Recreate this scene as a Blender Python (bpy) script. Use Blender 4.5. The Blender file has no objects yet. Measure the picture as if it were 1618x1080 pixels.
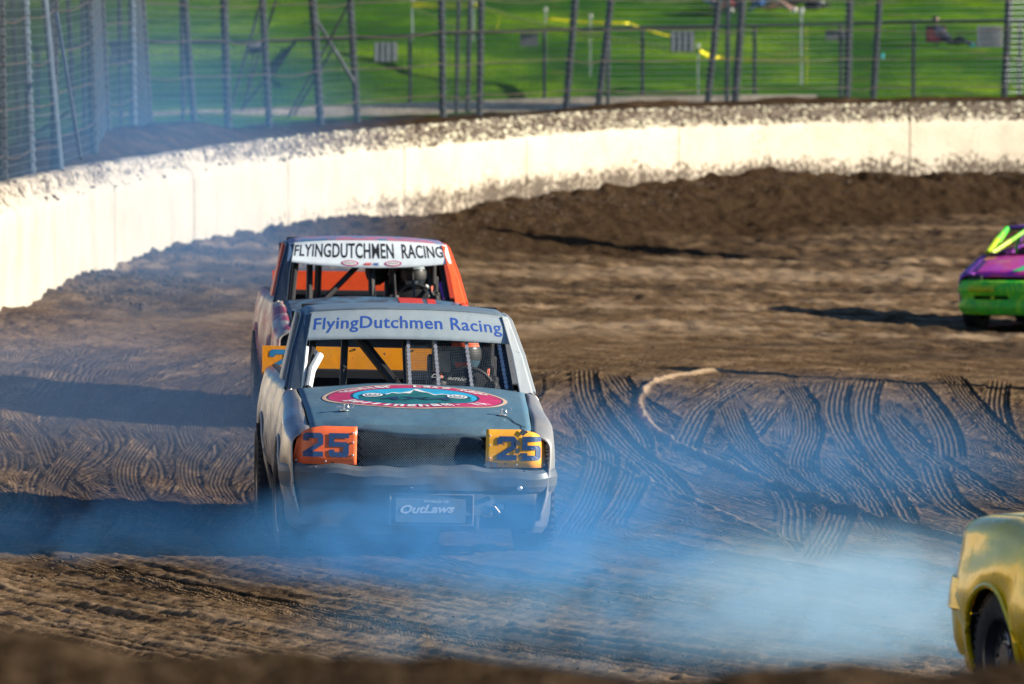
import bpy, bmesh, math, random
import numpy as np
from mathutils import Vector, Matrix
from mathutils.geometry import tessellate_polygon
random.seed(7); np.random.seed(7)
S = bpy.context.scene
C = S.collection
R = math.radians
# ------------------------------------------------------------------ camera, light, exposure
CAMH = 3.26
F = 11340.0
cam_d = bpy.data.cameras.new('camera'); cam = bpy.data.objects.new('camera', cam_d); C.objects.link(cam)
cam_d.sensor_width = 36; cam_d.lens = 36*F/1618
cam.location = (0, 0, CAMH); cam.rotation_euler = (R(90)-math.atan(480/F), 0, 0)
cam_d.clip_start = .5; cam_d.clip_end = 6000
cam_d.dof.use_dof = True; cam_d.dof.focus_distance = 46.0; cam_d.dof.aperture_fstop = 5.2
S.camera = cam
SUN_AZ, SUN_EL = -5.0, 18.5          # azimuth from +X towards +Y
w = bpy.data.worlds.new('World'); S.world = w; w.use_nodes = True
nt = w.node_tree
sky = nt.nodes.new('ShaderNodeTexSky'); sky.sky_type = 'NISHITA'; sky.sun_disc = False
sky.sun_elevation = R(SUN_EL); sky.sun_rotation = R(90-SUN_AZ); sky.air_density = 1.0; sky.dust_density = .6; sky.ozone_density = 2.0
bg = nt.nodes['Background']; bg.inputs[1].default_value = .05
tint = nt.nodes.new('ShaderNodeMix'); tint.data_type = 'RGBA'; tint.blend_type = 'MULTIPLY'; tint.inputs[0].default_value = 1; tint.inputs[7].default_value = (.60, .90, 1.25, 1)
nt.links.new(sky.outputs[0], tint.inputs[6]); nt.links.new(tint.outputs[2], bg.inputs[0])
sd = bpy.data.lights.new('sun', 'SUN'); sd.energy = 5.0; sd.angle = R(.5); sd.color = (1.0, .88, .70)
so = bpy.data.objects.new('sun', sd); C.objects.link(so)
so.rotation_euler = Vector((math.cos(R(SUN_AZ))*math.cos(R(SUN_EL)), math.sin(R(SUN_AZ))*math.cos(R(SUN_EL)), math.sin(R(SUN_EL)))).to_track_quat('Z', 'Y').to_euler()
so.location = (60, 20, 40)
S.view_settings.view_transform = 'Standard'; S.view_settings.look = 'None'
S.view_settings.exposure = 1.12; S.view_settings.gamma = 1; S.view_settings.use_curve_mapping = False
S.render.engine = 'CYCLES'
S.cycles.use_denoising = True
S.cycles.volume_step_rate = 1.0; S.cycles.volume_max_steps = 96; S.cycles.volume_bounces = 1
S.cycles.max_bounces = 8
# ------------------------------------------------------------------ helpers
def at(px, Y, py=None):
    """real place seen at photo column px (and row py) at distance Y"""
    X = (px-809)*Y/F
    return (X, Y) if py is None else (X, Y, CAMH-(py-60)*Y/F)

class M:
    """collects shapes, then links them as one mesh object"""
    def __init__(s): s.v = []; s.f = []; s.uv = None
    def add(s, vs, fs):
        b = len(s.v); s.v += [tuple(p) for p in vs]; s.f += [tuple(i+b for i in f) for f in fs]; return s
    def box(s, c, d, rot=None):
        vs = [(x*d[0]/2, y*d[1]/2, z*d[2]/2) for x in (-1, 1) for y in (-1, 1) for z in (-1, 1)]
        if rot is not None: vs = [tuple(rot @ Vector(p)) for p in vs]
        vs = [(p[0]+c[0], p[1]+c[1], p[2]+c[2]) for p in vs]
        return s.add(vs, [(0, 1, 3, 2), (4, 6, 7, 5), (0, 4, 5, 1), (2, 3, 7, 6), (0, 2, 6, 4), (1, 5, 7, 3)])
    def tube(s, path, r, n=8, cap=True):
        P = [Vector(p) for p in path]; k = len(P); rings = []
        up = Vector((0, 0, 1))
        for i in range(k):
            t = (P[min(i+1, k-1)]-P[max(i-1, 0)]).normalized()
            a = up if abs(t.dot(up)) < .9 else Vector((1, 0, 0))
            u = t.cross(a).normalized(); w_ = t.cross(u)
            rr = r[i] if isinstance(r, (list, tuple)) else r
            rings.append([P[i]+rr*(math.cos(2*math.pi*j/n)*u+math.sin(2*math.pi*j/n)*w_) for j in range(n)])
        vs = [p for g in rings for p in g]; fs = []
        for i in range(k-1):
            for j in range(n):
                fs.append((i*n+j, i*n+(j+1) % n, (i+1)*n+(j+1) % n, (i+1)*n+j))
        if cap: fs += [tuple(range(n))[::-1], tuple((k-1)*n+j for j in range(n))]
        return s.add(vs, fs)
    def surf(s, fn, us, vs_, keep=None):
        nu, nv = len(us), len(vs_); vs = [fn(u, v) for u in us for v in vs_]; fs = []
        for i in range(nu-1):
            for j in range(nv-1):
                if keep and not keep((us[i]+us[i+1])/2, (vs_[j]+vs_[j+1])/2): continue
                fs.append((i*nv+j, (i+1)*nv+j, (i+1)*nv+j+1, i*nv+j+1))
        return s.add(vs, fs)
    def lathe(s, prof, c, n=32, axis='x', close=False):
        """prof: (along axis, radius)"""
        vs = []; k = len(prof)
        for j in range(n):
            a = 2*math.pi*j/n; ca, sa = math.cos(a), math.sin(a)
            for (h, r) in prof:
                if axis == 'x': vs.append((c[0]+h, c[1]+r*ca, c[2]+r*sa))
                elif axis == 'z': vs.append((c[0]+r*ca, c[1]+r*sa, c[2]+h))
                else: vs.append((c[0]+r*ca, c[1]+h, c[2]+r*sa))
        fs = []
        for j in range(n):
            for i in range(k if close else k-1):
                a, b = i, (i+1) % k
                fs.append((j*k+a, ((j+1) % n)*k+a, ((j+1) % n)*k+b, j*k+b))
        return s.add(vs, fs)
    def poly(s, pts, fn, fine=2):
        """flat outline (may be concave) laid on a surface fn(u, v)"""
        tr = tessellate_polygon([[Vector((p[0], p[1], 0)) for p in pts]])
        vs = [tuple(p[:2]) for p in pts]; fs = [tuple(t) for t in tr]
        for _ in range(fine):
            mid = {}; nf = []
            def mp_(a, b):
                k = (min(a, b), max(a, b))
                if k not in mid: mid[k] = len(vs); vs.append(((vs[a][0]+vs[b][0])/2, (vs[a][1]+vs[b][1])/2))
                return mid[k]
            for a, b, c in fs:
                x, y, z = mp_(a, b), mp_(b, c), mp_(c, a); nf += [(a, x, z), (x, b, y), (z, y, c), (x, y, z)]
            fs = nf
        return s.add([fn(*p) for p in vs], fs)
    def ell(s, c, d, n=10, m=7):
        vs = []; fs = []
        for i in range(m+1):
            a = math.pi*i/m
            for j in range(n):
                b = 2*math.pi*j/n; vs.append((c[0]+d[0]*math.sin(a)*math.cos(b), c[1]+d[1]*math.sin(a)*math.sin(b), c[2]+d[2]*math.cos(a)))
        for i in range(m):
            for j in range(n): fs.append((i*n+j, (i+1)*n+j, (i+1)*n+(j+1) % n, i*n+(j+1) % n))
        return s.add(vs, fs)
    def build(s, name, mat, parent=None, smooth=True, xf=None, solid=0, bevel=0, sharp=35, sub=0, kind=None, label=None):
        me = bpy.data.meshes.new(name)
        vs = s.v if xf is None else [xf(p) for p in s.v]
        me.from_pydata([tuple(p) for p in vs], [], s.f); me.validate(); me.update()
        if mat: me.materials.append(mat)
        if smooth:
            me.polygons.foreach_set('use_smooth', [True]*len(me.polygons))
            me.set_sharp_from_angle(angle=R(sharp))
        o = bpy.data.objects.new(name, me); C.objects.link(o); o.parent = parent
        if solid: m = o.modifiers.new('s', 'SOLIDIFY'); m.thickness = solid; m.offset = 0
        if bevel: m = o.modifiers.new('b', 'BEVEL'); m.width = bevel; m.segments = 2; m.limit_method = 'ANGLE'
        if sub: m = o.modifiers.new('u', 'SUBSURF'); m.levels = m.render_levels = sub
        if kind: o['kind'] = kind
        if label: o['label'] = label
        return o

def thing(name, label, cat, loc=(0, 0, 0), rz=0, group=None):
    o = bpy.data.objects.new(name, None); C.objects.link(o); o.location = loc; o.rotation_euler = (0, 0, rz)
    o['label'] = label; o['category'] = cat
    if group: o['group'] = group
    o.empty_display_size = .1
    return o
def tag(o, label, cat, group=None):
    o['label'] = label; o['category'] = cat
    if group: o['group'] = group
    return o
def lin(a, b, n): return [a+(b-a)*i/(n-1) for i in range(n)]
def ip(x, xs, ys): return float(np.interp(x, xs, ys))
def sst(x): x = np.clip(x, 0, 1); return x*x*(3-2*x)

_T = np.random.rand(256, 256)
def vn(x, y, seed=0):
    x = np.asarray(x, float)+seed*17.31; y = np.asarray(y, float)+seed*9.77
    xi = np.floor(x).astype(int); yi = np.floor(y).astype(int); fx = x-xi; fy = y-yi
    fx = fx*fx*(3-2*fx); fy = fy*fy*(3-2*fy)
    a = _T[xi & 255, yi & 255]; b = _T[(xi+1) & 255, yi & 255]; c = _T[xi & 255, (yi+1) & 255]; d = _T[(xi+1) & 255, (yi+1) & 255]
    return (a*(1-fx)+b*fx)*(1-fy)+(c*(1-fx)+d*fx)*fy-.5
def fbm(x, y, o=4, seed=0):
    t = 0; a = 1
    for k in range(o): t = t+a*vn(x*2**k, y*2**k, seed+k); a *= .5
    return t

# ------------------------------------------------------------------ materials
def newmat(name):
    m = bpy.data.materials.new(name); m.use_nodes = True; return m, m.node_tree, m.node_tree.nodes['Principled BSDF']
def noise(t, scale, detail=4, rough=.6, src=None, dist=0):
    n = t.nodes.new('ShaderNodeTexNoise'); n.inputs['Scale'].default_value = scale; n.inputs['Detail'].default_value = detail
    n.inputs['Roughness'].default_value = rough; n.inputs['Distortion'].default_value = dist
    if src is None:
        g = t.nodes.new('ShaderNodeTexCoord'); src = g.outputs['Object']
    t.links.new(src, n.inputs['Vector']); return n.outputs['Fac']
def ramp(t, fac, stops):
    r = t.nodes.new('ShaderNodeValToRGB'); t.links.new(fac, r.inputs[0]); e = r.color_ramp.elements
    while len(e) > len(stops): e.remove(e[-1])
    while len(e) < len(stops): e.new(1)
    for i, (p, c) in enumerate(stops):
        e[i].position = p; e[i].color = (c, c, c, 1) if isinstance(c, (int, float)) else (*c, 1)
    return r.outputs[0]
def mix(t, fac, a, b, mode='MIX'):
    n = t.nodes.new('ShaderNodeMix'); n.data_type = 'RGBA'; n.blend_type = mode
    for s_, v in ((n.inputs[0], fac), (n.inputs[6], a), (n.inputs[7], b)):
        if isinstance(v, (int, float)): s_.default_value = v
        elif isinstance(v, tuple): s_.default_value = (*v, 1)
        else: t.links.new(v, s_)
    return n.outputs[2]
def bump(t, p, h, strength, dist=.01, nrm=None):
    b = t.nodes.new('ShaderNodeBump'); b.inputs['Strength'].default_value = strength; b.inputs['Distance'].default_value = dist
    t.links.new(h, b.inputs['Height'])
    if nrm is not None: t.links.new(nrm, b.inputs['Normal'])
    t.links.new(b.outputs[0], p.inputs['Normal'])
def plain(name, col, rough=.6, metal=0, var=.25, scale=12, bmp=0, coat=0):
    m, t, p = newmat(name); n = noise(t, scale)
    d = tuple(c*(1-var) for c in col); l = tuple(min(1, c*(1+var)) for c in col)
    t.links.new(ramp(t, n, [(.3, d), (.7, l)]), p.inputs['Base Color'])
    p.inputs['Roughness'].default_value = rough; p.inputs['Metallic'].default_value = metal; p.inputs['Coat Weight'].default_value = coat
    if bmp: bump(t, p, n, bmp)
    return m
DUST = (.27, .22, .17)
def paint(name, col, rough=.35, dust=.45, metal=0., col2=None, scratch=True, coat=0., dcol=DUST, dent=.012, drough=.6):
    """race car paint: worn colour, scratches, speckles of thrown mud and a film of dust"""
    m, t, p = newmat(name)
    g = t.nodes.new('ShaderNodeTexCoord'); o = g.outputs['Object']
    base = col
    if col2: base = mix(t, ramp(t, noise(t, 3.2, 3, .6, o, 1.5), [(.45, 0.), (.55, 1.)]), col, col2)
    if scratch:
        mp = t.nodes.new('ShaderNodeMapping'); mp.inputs['Scale'].default_value = (6, 6, 90); t.links.new(o, mp.inputs[0])
        sc = ramp(t, noise(t, 1.0, 5, .7, mp.outputs[0]), [(.64, 0.), (.70, .35)])
        base = mix(t, sc, base, (.42, .44, .46))
    film = ramp(t, noise(t, 2.3, 6, .72, o), [(.35, dust*.35), (.68, dust)])
    c = mix(t, film, base, dcol)
    sp = ramp(t, noise(t, 55, 3, .7, o), [(.63, 0.), (.67, .8)])
    c = mix(t, sp, c, tuple(x*.8 for x in dcol))
    bl = ramp(t, noise(t, 17, 5, .75, o), [(.63, 0.), (.66, .85)]); c = mix(t, bl, c, tuple(x*.45 for x in dcol) if dust > .1 else c)
    zz = t.nodes.new('ShaderNodeSeparateXYZ'); t.links.new(o, zz.inputs[0]); zr = t.nodes.new('ShaderNodeMapRange'); t.links.new(zz.outputs[2], zr.inputs[0])
    zr.inputs[1].default_value = .55; zr.inputs[2].default_value = .15; zr.inputs[3].default_value = 0; zr.inputs[4].default_value = .45
    mu = t.nodes.new('ShaderNodeMath'); mu.operation = 'MULTIPLY'; t.links.new(zr.outputs[0], mu.inputs[0]); t.links.new(ramp(t, noise(t, 9, 5, .75, o), [(.4, 0.), (.6, 1.)]), mu.inputs[1])
    c = mix(t, mu.outputs[0], c, (.13, .085, .05))
    t.links.new(c, p.inputs['Base Color']); p.inputs['Metallic'].default_value = metal
    rr = ramp(t, noise(t, 2.3, 6, .72, o), [(.35, rough), (.68, drough)]); t.links.new(rr, p.inputs['Roughness'])
    p.inputs['Coat Weight'].default_value = coat
    bump(t, p, noise(t, 3.0, 3, .5, o), 1.0, dent)
    return m
# ------------------------------------------------------------------ shape of the place
WALLP = np.array([(-6.9, -10), (-6.6, 15), (-6.2, 45), (-5.28, 74), (-4.58, 88), (-2.72, 100), (-1.02, 106), (.9, 112), (4.07, 118), (8.7, 122), (15, 125.2), (24, 127), (36, 126), (50, 121), (66, 112)], float)
def spline(P, n):
    t = np.concatenate([[0], np.cumsum(np.hypot(*np.diff(P, axis=0).T))]); q = np.linspace(0, t[-1], n)
    m = np.zeros_like(P)
    m[1:-1] = (P[2:]-P[:-2])/(t[2:]-t[:-2])[:, None]; m[0] = (P[1]-P[0])/(t[1]-t[0]); m[-1] = (P[-1]-P[-2])/(t[-1]-t[-2])
    i = np.clip(np.searchsorted(t, q)-1, 0, len(P)-2); h = (t[i+1]-t[i])[:, None]; u = ((q-t[i])[:, None])/h
    return P[i]*(2*u**3-3*u**2+1)+m[i]*h*(u**3-2*u**2+u)+P[i+1]*(-2*u**3+3*u**2)+m[i+1]*h*(u**3-u**2)
WC = spline(WALLP, 900)
_arc = np.concatenate([[0], np.cumsum(np.hypot(*np.diff(WC, axis=0).T))])
WL = float(_arc[-1])
_tan = np.gradient(WC, axis=0); _tan /= np.hypot(_tan[:, 0], _tan[:, 1])[:, None]
def wall_at(s, off=0):
    """point on the wall's face line at arc length s, off metres outwards (away from the track)"""
    x = np.interp(s, _arc, WC[:, 0]); y = np.interp(s, _arc, WC[:, 1]); tx = np.interp(s, _arc, _tan[:, 0]); ty = np.interp(s, _arc, _tan[:, 1])
    return x-ty*off, y+tx*off
# coarse signed distance field (positive on the track side)
_gx = np.arange(-60, 90, 1.0); _gy = np.arange(-30, 330, 1.0)
GX, GY = np.meshgrid(_gx, _gy)
_w = WC[::6]; _wt = _tan[::6]; _ws = _arc[::6]
DD = np.empty(GX.shape); DS = np.empty(GX.shape)
for r_ in range(GX.shape[0]):
    dx = GX[r_][:, None]-_w[None, :, 0]; dy = GY[r_][:, None]-_w[None, :, 1]
    k = np.argmin(dx*dx+dy*dy, axis=1); a = np.arange(len(k))
    along = dx[a, k]*_wt[k, 0]+dy[a, k]*_wt[k, 1]; side = dx[a, k]*_wt[k, 1]-dy[a, k]*_wt[k, 0]
    DD[r_] = np.where(np.abs(along) < 1.5, side, np.sign(side)*np.hypot(dx[a, k], dy[a, k])); DS[r_] = _ws[k]+along
def bil(A, X, Y):
    X = np.clip(np.asarray(X, float), _gx[0], _gx[-1]-1.001)-_gx[0]; Y = np.clip(np.asarray(Y, float), _gy[0], _gy[-1]-1.001)-_gy[0]
    i = X.astype(int); j = Y.astype(int); u = X-i; v = Y-j
    return (A[j, i]*(1-u)+A[j, i+1]*u)*(1-v)+(A[j+1, i]*(1-u)+A[j+1, i+1]*u)*v
# height of the clay through measured places (thin plate)
GP = np.array([(-3.2, 45, .035), (-.63, 45, 0), (3, 45, -.03), (6, 45, -.05), (-3, 36, .05), (2.4, 35, 0), (0, 26, 0), (6, 26, -.02), (-5, 26, .08),
   (-4.2, 58, .16), (-1.1, 60.5, .05), (5, 60, -.12), (8, 70, -.25), (1.5, 70, .05), (5.85, 87, -.27), (10, 87, -.5), (2.4, 87, -.02), (0, 87, .13), (-2, 87, .3),
   (-5.28, 74, .3), (-4.58, 88, .45), (-2.72, 100, .45), (-1.02, 106, .45), (.9, 112, .55), (4.07, 118, .62), (8.7, 122, .55), (0, 102, .3), (3.4, 104, .12), (9, 104, -.1), (14, 120, .4), (-6, 50, .25)], float)
def tp(a, b):
    r2 = (a[:, None, 0]-b[None, :, 0])**2+((a[:, None, 1]-b[None, :, 1])/4)**2
    return np.where(r2 > 1e-9, r2*np.log(np.maximum(r2, 1e-9)), 0)
_K = tp(GP, GP)+np.eye(len(GP))*.8; _P = np.c_[np.ones(len(GP)), GP[:, 0], GP[:, 1]/4]
_A = np.block([[_K, _P], [_P.T, np.zeros((3, 3))]]); _cf = np.linalg.solve(_A, np.r_[GP[:, 2], 0, 0, 0])
GB = None
def _tpe(X, Y):
    q = np.c_[np.clip(X, -7, 13).ravel(), np.clip(Y, 24, 124).ravel()]
    return (tp(q, GP) @ _cf[:len(GP)]+np.c_[np.ones(len(q)), q[:, 0], q[:, 1]/4] @ _cf[len(GP):]).reshape(np.shape(X))
GB = _tpe(GX, GY)
def mound_h(s, Y): return np.interp(Y, [60, 86, 96, 103, 106.5, 108.5, 118], [.06, .10, .17, .22, .18, .34, .38])+np.interp(Y, [80, 104], [.08, .17])*fbm(s*.35, s*0+3.3, 3, 5)+.06*vn(s*2.2, s*0, 8)
def zg(X, Y, fine=True):
    X = np.asarray(X, float); Y = np.asarray(Y, float)
    z = bil(GB, X, Y); d = bil(DD, X, Y); s = bil(DS, X, Y)
    m = sst(1-(d-.1)/3.4)
    z = z+mound_h(s, Y)*m
    if fine:
        z = z+m*np.interp(Y, [80, 104], [.05, .12])*(fbm(X*1.7, Y*1.7, 5, 11))+m*sst(1-d/1.2)*.12*np.abs(fbm(X*3.1, Y*3.1, 4, 31))
    return z
def zs(X, Y): return float(zg(np.array([X]), np.array([Y]), False)[0])
WTOPS = [(0, 1.62), (60, 1.66), (84, 1.70), (100, 1.78), (116, 1.98), (125, 2.12), (140, 2.2), (220, 2.2)]
def wtop(s): return np.interp(s, [a for a, b in WTOPS], [b for a, b in WTOPS])
def zT(X, Y):
    """land behind the wall"""
    X = np.asarray(X, float); Y = np.asarray(Y, float)
    d = -bil(DD, X, Y); s = bil(DS, X, Y)
    b = wtop(s)-.12
    far = np.interp(Y, [40, 95, 115, 134, 141, 165, 230, 330], [1.5, 1.62, 1.80, 1.90, 1.98, 3.98, 9.5, 16])
    k = sst((d-3)/7)
    z = b*(1-k)+far*k
    rid = np.exp(-((d-1.15)/.75)**2)*(1+.7*fbm(s*.22, s*0+1, 3, 2)+.2*vn(s*1.1, s*0, 4))*np.interp(Y, [40, 82, 87, 98, 103, 114, 119, 122, 130], [.02, .04, .30, .34, .14, .11, .24, .20, .16])
    return z+np.maximum(rid, 0)

# ------------------------------------------------------------------ dirt materials
def dirt_mat(name, dark, mid, light, fine=60, bs=.6, attr=None, patch=1.2):
    m, t, p = newmat(name)
    g = t.nodes.new('ShaderNodeNewGeometry'); pos = g.outputs['Position']
    n1 = noise(t, patch, 6, .65, pos); n2 = noise(t, fine, 3, .7, pos); n3 = noise(t, 9, 5, .7, pos)
    c = ramp(t, n1, [(.32, dark), (.5, mid), (.68, light)])
    c = mix(t, ramp(t, n3, [(.35, .6), (.62, 0.)]), c, tuple(x*.7 for x in dark))
    n4 = noise(t, 24, 4, .75, pos)
    c = mix(t, ramp(t, n4, [(.36, .75), (.50, 0.)]), c, tuple(x*.55 for x in dark))
    c = mix(t, ramp(t, n4, [(.54, 0.), (.70, .6)]), c, tuple(x*1.35 for x in light))
    c = mix(t, ramp(t, n2, [(.62, 0.), (.75, .55)]), c, tuple(x*1.4 for x in light))
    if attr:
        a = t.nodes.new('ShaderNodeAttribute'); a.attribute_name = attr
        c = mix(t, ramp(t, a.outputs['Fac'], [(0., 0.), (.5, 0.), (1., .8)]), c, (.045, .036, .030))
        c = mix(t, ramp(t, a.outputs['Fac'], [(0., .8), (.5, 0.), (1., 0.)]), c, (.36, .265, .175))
    if attr:
        al = t.nodes.new('ShaderNodeAttribute'); al.attribute_name = 'loose'
        c = mix(t, al.outputs['Fac'], c, ramp(t, n4, [(.34, (.014, .009, .005)), (.5, (.040, .025, .014)), (.66, (.105, .068, .040))]))
    t.links.new(c, p.inputs['Base Color']); p.inputs['Roughness'].default_value = .85; p.inputs['Specular IOR Level'].default_value = .0
    ad = t.nodes.new('ShaderNodeMath'); ad.operation = 'ADD'; t.links.new(n2, ad.inputs[0]); t.links.new(n3, ad.inputs[1])
    nrm = None
    if attr:
        def M_(op, a, b=0.):
            n = t.nodes.new('ShaderNodeMath'); n.operation = op
            for s_, v in zip(n.inputs, (a, b)):
                if isinstance(v, (int, float)): s_.default_value = v
                else: t.links.new(v, s_)
            return n.outputs[0]
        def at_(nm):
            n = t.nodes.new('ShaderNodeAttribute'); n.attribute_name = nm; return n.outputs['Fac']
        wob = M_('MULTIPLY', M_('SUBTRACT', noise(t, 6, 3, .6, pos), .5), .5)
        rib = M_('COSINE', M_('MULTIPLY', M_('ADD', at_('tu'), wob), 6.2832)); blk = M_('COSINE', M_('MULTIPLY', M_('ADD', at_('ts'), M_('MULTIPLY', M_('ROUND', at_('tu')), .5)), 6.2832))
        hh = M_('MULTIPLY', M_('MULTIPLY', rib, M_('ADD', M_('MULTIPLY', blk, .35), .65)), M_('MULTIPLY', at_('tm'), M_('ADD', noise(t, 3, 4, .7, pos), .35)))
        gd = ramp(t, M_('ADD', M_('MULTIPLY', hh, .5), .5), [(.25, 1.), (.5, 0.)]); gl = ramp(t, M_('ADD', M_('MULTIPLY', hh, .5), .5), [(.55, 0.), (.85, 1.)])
        c = mix(t, M_('MULTIPLY', gd, .75), c, (.030, .019, .011)); c = mix(t, M_('MULTIPLY', gl, .45), c, (.34, .245, .155))  # groove shade and rib highlights painted into the clay colour, over the bump
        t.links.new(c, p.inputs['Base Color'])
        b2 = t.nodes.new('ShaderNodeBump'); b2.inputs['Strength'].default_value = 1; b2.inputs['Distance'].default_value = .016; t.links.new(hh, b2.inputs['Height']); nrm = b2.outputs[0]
    bump(t, p, ad.outputs[0], bs, .02, nrm)
    return m
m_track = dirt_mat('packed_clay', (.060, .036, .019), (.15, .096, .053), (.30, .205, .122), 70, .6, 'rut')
m_loose = dirt_mat('loose_dirt', (.026, .017, .011), (.055, .036, .023), (.105, .072, .046), 30, .9, patch=2.6)
m_bank = dirt_mat('banked_soil', (.022, .014, .008), (.058, .038, .022), (.13, .088, .053), 22, .9, patch=3.5)

# ------------------------------------------------------------------ the track: one height field with the tyre marks as relief, plus painted groove shade
def grid_mesh(xs, ys, Z, A):
    nx, ny = len(xs), len(ys); XX, YY = np.meshgrid(xs, ys)
    co = np.c_[XX.ravel(), YY.ravel(), Z.ravel()]
    i = np.arange(nx*ny).reshape(ny, nx)
    f = np.stack([i[:-1, :-1], i[:-1, 1:], i[1:, 1:], i[1:, :-1]], -1).reshape(-1, 4)
    return co, f, A.ravel()
def link_grid(name, parts, mat, kind='structure', attr='rut'):
    co = []; fs = []; at_ = []; b = 0
    for c_, f_, a_ in parts: co.append(c_); fs.append(f_+b); at_.append(a_); b += len(c_)
    co = np.concatenate(co); fs = np.concatenate(fs); at_ = np.concatenate(at_)
    me = bpy.data.meshes.new(name); me.vertices.add(len(co)); me.vertices.foreach_set('co', co.astype(np.float32).ravel())
    me.loops.add(fs.size); me.loops.foreach_set('vertex_index', fs.astype(np.int32).ravel())
    me.polygons.add(len(fs)); me.polygons.foreach_set('loop_start', (np.arange(len(fs))*4).astype(np.int32))
    me.update(calc_edges=True); me.polygons.foreach_set('use_smooth', np.ones(len(fs), bool))
    if attr:
        a = me.attributes.new(attr, 'FLOAT', 'POINT'); a.data.foreach_set('value', at_.astype(np.float32))
    me.materials.append(mat); o = bpy.data.objects.new(name, me); C.objects.link(o)
    if kind: o['kind'] = kind
    return o
CX, CY = 40., 61.           # centre of the turn
def px2g(px, py):
    Y = 40.
    for _ in range(30): Y = Y*.5+.5*min(130, (CAMH-zs((px-809)*Y/F, Y))*F/(py-60))
    return (px-809)*Y/F, Y
def clay(xs, ys, fine):
    XX, YY = np.meshgrid(xs, ys); Z = zg(XX, YY, True)
    d = bil(DD, XX, YY); lm = 1-sst(1-(d-.5)/4.5)
    Rr = np.hypot(XX-CX, YY-CY); An = np.arctan2(YY-CY, CX-XX)*40
    q = fbm(Rr*2.2, An*.10, 4, 21)
    h = .016*q+.008*fbm(Rr*7, An*.25, 3, 41)*lm+.014*fbm(XX*6, YY*3, 5, 51)+.010*fbm(XX*18, YY*11, 3, 53)
    near = sst((46.5-YY)/3.5-.25*fbm(XX*.5, YY*.2, 2, 61))
    strk = fbm(Rr*5.5, An*.25, 5, 71)
    strk2 = fbm(Rr*13, An*.5, 4, 73)
    strk3 = fbm(Rr*22, An*.7, 3, 75)
    h += near*(.016*strk+.022*strk2+.014*strk3+.008*fbm(XX*14, YY*7, 4, 81))
    if fine: h += .006*fbm(Rr*26, An*.35, 2, 91)*(1-near*.5)+.005*fbm(Rr*11, An*.2, 3, 95)
    far = sst((YY-72)/10)
    bnd = fbm(Rr*1.3, An*.07, 5, 101)
    h += far*(.030*bnd+.05*fbm(XX*4, YY*1.6, 5, 111)+.035*fbm(XX*9, YY*4, 3, 117))
    A = np.clip(.5-.9*q*.25-near*(strk*.3+strk2*.35)+far*.11-far*(1.2*bnd+.35*fbm(XX*2.2, YY*.5, 5, 121)), .15, .85)
    return Z+h, A
ZR = TU = TS = TM = None
def lay_track(xs, ys, Z, A, pts, width=.2, depth=.016, ribs=5, kind='tread', side=.012, dark=.28, phase=0):
    """press one tyre's path (points x, y running mostly along y) into the clay"""
    P = np.array(sorted(pts, key=lambda p: p[1]), float)
    if len(P) > 2: P = spline(P, 60); P = P[np.argsort(P[:, 1])]
    j0, j1 = np.searchsorted(ys, P[0, 1]), np.searchsorted(ys, P[-1, 1])
    if j1-j0 < 4: return
    y = ys[j0:j1]; xc = np.interp(y, P[:, 1], P[:, 0]); sl = np.gradient(xc, y); cs = 1/np.sqrt(1+sl*sl)
    s = np.concatenate([[0], np.cumsum(np.hypot(np.diff(xc), np.diff(y)))])
    fade = np.clip(np.minimum(s, s[-1]-s)/1.2, 0, 1)
    m = width*.72
    for r in range(len(y)):
        hw = m/cs[r]; i0, i1 = np.searchsorted(xs, xc[r]-hw), np.searchsorted(xs, xc[r]+hw)
        if i1 <= i0: continue
        dd = (xs[i0:i1]-xc[r])*cs[r]; u = dd/(width/2)
        if kind == 'tread':
            ins = (np.abs(u) < 1)
            ins = ins*1.0; prof = -depth*ins+ins*np.cos(np.pi*ribs*u)*depth*.35*(.55+.45*np.cos(2*math.pi*s[r]/.17+phase+2.5*(np.floor(u*ribs/2) % 2)))
            prof *= 1+.9*vn(s[r]*5+dd*30, dd*40+phase*3, 5); prof += side*(1+1.2*vn(s[r]*7, dd*20, 6))*np.exp(-((np.abs(u)-1.12)/.14)**2)
            A[j0+r, i0:i1] += fade[r]*dark*ins*(1 if r % 1 == 0 else .5)  # tread bed darkened: packed clay, with rut shade painted in
        else:
            prof = depth*np.exp(-(u/.55)**2)*(1+.8*vn(s[r]*3, 3.3, 9))
            A[j0+r, i0:i1] -= fade[r]*.8*np.exp(-(u/.6)**2)
        k_ = (np.abs(u) < 1.3)*fade[r]*.85 if kind == 'tread' else 0
        if kind == 'tread':
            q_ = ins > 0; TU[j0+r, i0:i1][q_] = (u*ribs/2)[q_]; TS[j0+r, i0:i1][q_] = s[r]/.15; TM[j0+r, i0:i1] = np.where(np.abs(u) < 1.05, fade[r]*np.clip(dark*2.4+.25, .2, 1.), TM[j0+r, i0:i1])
        else: TM[j0+r, i0:i1] *= 1-fade[r]*(np.abs(u) < .8)
        ZR[j0+r, i0:i1] = ZR[j0+r, i0:i1]*(1-k_)+prof*fade[r]
xs1 = np.arange(-5.3, 5.3, .015); ys1 = np.concatenate([np.arange(33, 47, .042), np.arange(47, 74.02, .055)])
Z1, A1 = clay(xs1, ys1, True); ZR, TU, TS, TM = (np.zeros(Z1.shape) for _ in range(4))
rg = random.Random(11)
def arcpts(x, y0, y1, slope, curv):
    ym = (y0+y1)/2; return [(x+slope*(y-ym)+curv*(y-ym)**2, y) for y in np.linspace(y0, y1, 9)]
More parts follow.
